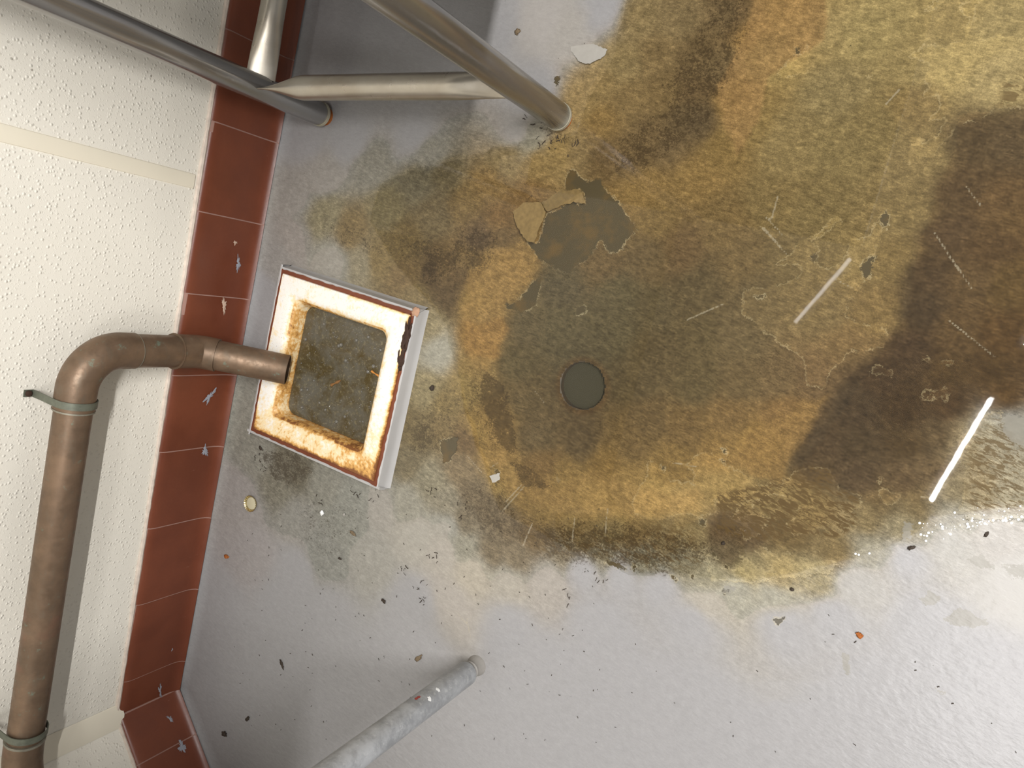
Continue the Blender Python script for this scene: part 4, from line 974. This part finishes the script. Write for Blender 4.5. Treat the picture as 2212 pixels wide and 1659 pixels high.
# ------------------------------------------------------------------ lifted flakes of paint
def flake(pts, ox, oy, s, curl_from, curl_to, h_, mat, label, th=.0007, base_z=.0005):
    """a chip with thickness, its edge from curl_from towards curl_to rising by h_"""
    P = [at(ox + x / s, oy + y / s) for x, y in pts]; A_ = at(ox + curl_from[0] / s, oy + curl_from[1] / s); B_ = at(ox + curl_to[0] / s, oy + curl_to[1] / s)
    d = (B_ - A_); L_ = d.length; d.normalize()
    # densify and roughen the outline
    q = []
    for i in range(len(P)):
        a_, b_ = P[i], P[(i + 1) % len(P)]; k = max(1, int((b_ - a_).length / .0012))
        for j in range(k):
            t_ = a_.lerp(b_, j / k); q.append(t_ + Vector((mnoise.fractal(t_ * 160, 1, 2, 4), mnoise.fractal(t_ * 160 + Vector((9, 9, 9)), 1, 2, 4), 0)) * .0016)
    bm = bmesh.new(); vs_ = [bm.verts.new(p) for p in q]; f_ = bm.faces.new(vs_); 
    bmesh.ops.triangulate(bm, faces=[f_]); bmesh.ops.subdivide_edges(bm, edges=bm.edges[:], cuts=2, use_grid_fill=True)
    c = sum(P, Vector()) / len(P)
    bmesh.ops.recalc_face_normals(bm, faces=bm.faces)
    if sum(f.normal.z for f in bm.faces) < 0: bmesh.ops.reverse_faces(bm, faces=bm.faces[:])
    ret = bmesh.ops.solidify(bm, geom=bm.faces[:], thickness=th)
    for v_ in bm.verts:
        t_ = max(0, min(1, (v_.co - A_).dot(d) / L_)); v_.co.z += base_z + h_ * t_ ** 1.6
        v_.co -= Vector((c.x, c.y, 0))
    me_ = bpy.data.meshes.new('paint_flake'); bm.to_mesh(me_); bm.free(); me_.materials.append(mat)
    o_ = bpy.data.objects.new('paint_flake', me_); link(o_); o_.location = (c.x, c.y, 0); tag(o_, label, 'paint flake'); return o_
flake([(210,770),(300,690),(440,690),(478,770),(470,800),(430,900),(395,1020),(320,990),(250,890)], 1050, 250, 3.687, (230,740), (440,960), .005, M['flake'],
      'tan curled paint flake hanging over the left edge of the large bare patch', base_z=.0)
flake([(440,690),(600,580),(640,600),(720,580),(770,620),(795,700),(700,690),(600,715),(490,765),(455,730)], 1050, 250, 3.687, (560,580), (620,720), .004, M['flake'],
      'tan paint flake jutting into the top of the large bare patch', base_z=-.003)
flake([(150,400),(250,370),(390,430),(500,480),(470,540),(380,600),(310,620),(240,600),(150,490)], 1200, 0, 4.424, (280,380), (260,610), .004, M['whiteflake'],
      'pale cream paint flake lifting beside the upper end of the stained area')
flake([(770,470),(850,450),(850,500),(800,525)], 850, 900, 3.687, (800,440), (810,520), .003, M['whiteflake'], 'small pale torn paint flake at the lower left of the puddle', base_z=.0015)
flake([(1280,475),(1320,510),(1310,540),(1290,520)], 850, 900, 3.687, (1290,470), (1305,540), .002, M['flake'], 'tiny tan paint flake on the ochre stain below the drain', base_z=-.006)

# ------------------------------------------------------------------ bottle cap
CPp = at(545, 1087); capo = empty('bottle_cap', (CPp.x, CPp.y, 0), 'upturned crimped metal bottle cap on the grey floor below the sink', 'cap')
m = MB(); n = 84
def crimp(r, z, amp): return [Vector((CPp.x + (r + amp * math.cos(21 * 2 * math.pi * k / n)) * math.cos(2 * math.pi * k / n), CPp.y + (r + amp * math.cos(21 * 2 * math.pi * k / n)) * math.sin(2 * math.pi * k / n), z)) for k in range(n)]
m.loft([crimp(.002, .0006, 0), crimp(.0115, .0006, 0), crimp(.0132, .0012, 0), crimp(.0142, .0035, .0002), crimp(.0155, .0062, .0006), crimp(.0160, .0064, .0007), crimp(.0150, .0060, .0006), crimp(.0136, .0035, .0002), crimp(.0125, .0018, 0), crimp(.002, .0015, 0)], True, True, True)
m.build('crown', M['cap'], capo)
m = MB(); m.tube([CPp + Vector((0, 0, .0014)), CPp + Vector((0, 0, .0024)), CPp + Vector((0, 0, .0028))], [.0120, .0122, .0112], 32); m.build('liner', M['liner'], capo)

# ------------------------------------------------------------------ loose bits on the floor
def crumb(q, r, mat, label, cat, flat=.5, st=1.0, rot=0, seed=1, z=None):
    p = at(*q); o_ = lump('crumb' if cat == 'crumb' else cat.replace(' ', '_'), Vector((p.x, p.y, z if z is not None else r * flat + .001)), r * st, r, r * flat, mat, None, seed, 3, .7, rot)
    tag(o_, label, cat); return o_
crumb((1119, 69), .0042, M['brown'], 'squarish brown chip alone on the grey floor right of the thick steel leg', 'chip', .35, 1.2, .3, 2)
crumb((905, 1421), .0035, M['brown'], 'elongated brown bit on the floor left of the galvanized leg foot', 'chip', .4, 2.4, .6, 3)
crumb((491, 1202), .0038, M['rust'], 'orange rust crumb on the floor close to the tile base', 'crumb', .5, 1.5, -.1, 4)
crumb((697, 1108), .0042, M['white'], 'white square plaster chip on the floor below the sink', 'chip', .4, 1, .2, 5)
crumb((744, 1111), .0026, M['whiteflake'], 'small pale ring-shaped chip right of the white plaster chip', 'chip', .4, 1, .2, 6)
crumb((488, 1584), .0050, M['crumb'], 'round black crumb near the wall corner', 'crumb', .6, 1, 0, 7)
crumb((536, 1552), .0030, M['crumb'], 'short black crumb beside the round black one near the wall corner', 'crumb', .5, 2, .8, 8)
crumb((610, 1434), .0028, M['crumb'], 'thin black curl of dirt on the floor left of the galvanized leg', 'crumb', .4, 2.8, -1.1, 9)
crumb((765, 1152), .0028, M['brown'], 'dead brown insect-like bit on the speckled floor below the sink', 'crumb', .5, 2.3, -.6, 10)
crumb((830, 1297), .0030, M['crumb'], 'dark clump of dirt on the grey floor below the puddle edge', 'crumb', .5, 1.6, -.7, 11)
crumb((735, 1206), .0018, M['crumb'], 'tiny black crumb below the speckled smear', 'crumb', .5, 2.0, -.2, 12)
crumb((2131, 1153), .0016, M['crumb'], 'small brownish-black bit under the foam at the puddle rim', 'crumb', .4, 2.2, .9, 13)
crumb((1968, 1183), .0021, M['crumb'], 'curved black bit at the lower right edge of the puddle', 'crumb', .4, 2.0, .5, 14)
crumb((1857, 1371), .0030, M['rust'], 'reddish brown crumb on the bright grey floor at lower right', 'crumb', .5, 1.3, -.6, 15)
crumb((1711, 1272), .0022, M['crumb'], 'small round black crumb on the pale floor below the puddle', 'crumb', .5, 1.2, 0, 16)
crumb((1562, 1174), .0022, M['crumb'], 'black speck on the bare brown patch at the lower puddle edge', 'crumb', .5, 1.2, 0, 17, -.001)
crumb((935, 838), .0035, M['crumb'], 'black clot of dirt right of the sink', 'crumb', .5, 1.4, .9, 18)
crumb((565, 968), .0028, M['crumb'], 'black curled bit at the lower left corner of the sink', 'crumb', .5, 2.0, -.9, 19)
# fine grit nobody could count
m = MB(); rg = random.Random(21)
def hair(m_, p, L_, a_, r):
    pts = [p]; 
    for k in range(4): a_ += rg.uniform(-.7, .7); pts.append(pts[-1] + Vector((math.cos(a_), math.sin(a_), 0)) * L_ / 4)
    m_.tube(pts, r, 5)
spots = [(1176,300),(1195,306),(1160,262),(1215,305),(1240,318),(690,1085),(770,1060),(812,1065),(930,1068),(1000,1098),(1225,1287),(1300,1247),(915,1265),(935,1200),(870,1230),(905,1285),(575,1008),(560,990),(1150,250)]
for q in spots:
    p = at(*q); 
    for k in range(5): hair(m, Vector((p.x + rg.uniform(-.012, .012), p.y + rg.uniform(-.012, .012), .0022)), rg.uniform(.003, .009), rg.uniform(0, 6.3), rg.uniform(.0003, .0008))
for k in range(150):
    q = (rg.uniform(500, 1300), rg.uniform(1080, 1600)); p = at(*q); hair(m, Vector((p.x, p.y, .0020)), rg.uniform(.001, .004), rg.uniform(0, 6.3), rg.uniform(.0003, .0006))
for k in range(26):
    q = (rg.uniform(1200, 2200), rg.uniform(1290, 1650)); p = at(*q); hair(m, Vector((p.x, p.y, .0020)), rg.uniform(.001, .004), rg.uniform(0, 6.3), rg.uniform(.0003, .0006))
o = m.build('floor_grit', M['crumb']); tag(o, 'fine black grit and hairs scattered over the grey floor', 'dirt', kind='stuff')
# foam at the puddle edge
m = MB()
for k in range(64):
    t_ = rg.random(); q = (1990 + 220 * t_ + rg.gauss(0, 8), 1150 - 42 * t_ + rg.gauss(0, 9)); p = at(*q); dome(m, Vector((p.x, p.y, 0.0006)), rg.choice([.0006, .0008, .0012, .0018]), 8)
for q in ((1848,1196),(1855,1198),(1878,1195),(2062,1107),(2000,1168),(2002,1157)):
    p = at(*q); dome(m, Vector((p.x, p.y, 0.0006)), .0016, 8)
t = NT('white_foam'); t.bsdf((.9, .9, .88, 1), .08, 0, None, .8); o = m.build('foam_bubbles', t.m); tag(o, 'sparkling foam bubbles along the lower right edge of the puddle', 'bubbles', kind='stuff')

# ------------------------------------------------------------------ the room overhead
m = MB(); m.box((1.1, 0.1, 2.735), 5.4, 5.4, .03); o = m.build('ceiling', M['ceil'], smooth=False); o['kind'] = 'structure'
def tube_light(A_, B_, label):
    A_, B_ = Vector(A_), Vector(B_); c = (A_ + B_) / 2; d = (B_ - A_).normalized()
    root = empty('tube_lamp', tuple(c), label, 'lamp', None)
    m_ = MB(); m_.tube([A_, B_], .0085, 16); m_.build('lamp_tube', M['glow'], root)
    m_ = MB(); m_.box(c + Vector((0, 0, .036)), (B_ - A_).length + .06, .06, .03, Matrix.Rotation(math.atan2(d.y, d.x), 3, 'Z')); m_.build('housing', M['ceil'], root, smooth=False)
for (A_, B_), lb in zip(LAMPS, ('bare fluorescent tube lamp over the puddle edge', 'bare fluorescent tube lamp beyond the puddle', 'short bare fluorescent tube lamp near the wall')):
    tube_light(Vector(A_) + Vector((0, 0, .02)), Vector(B_) + Vector((0, 0, .02)), lb)
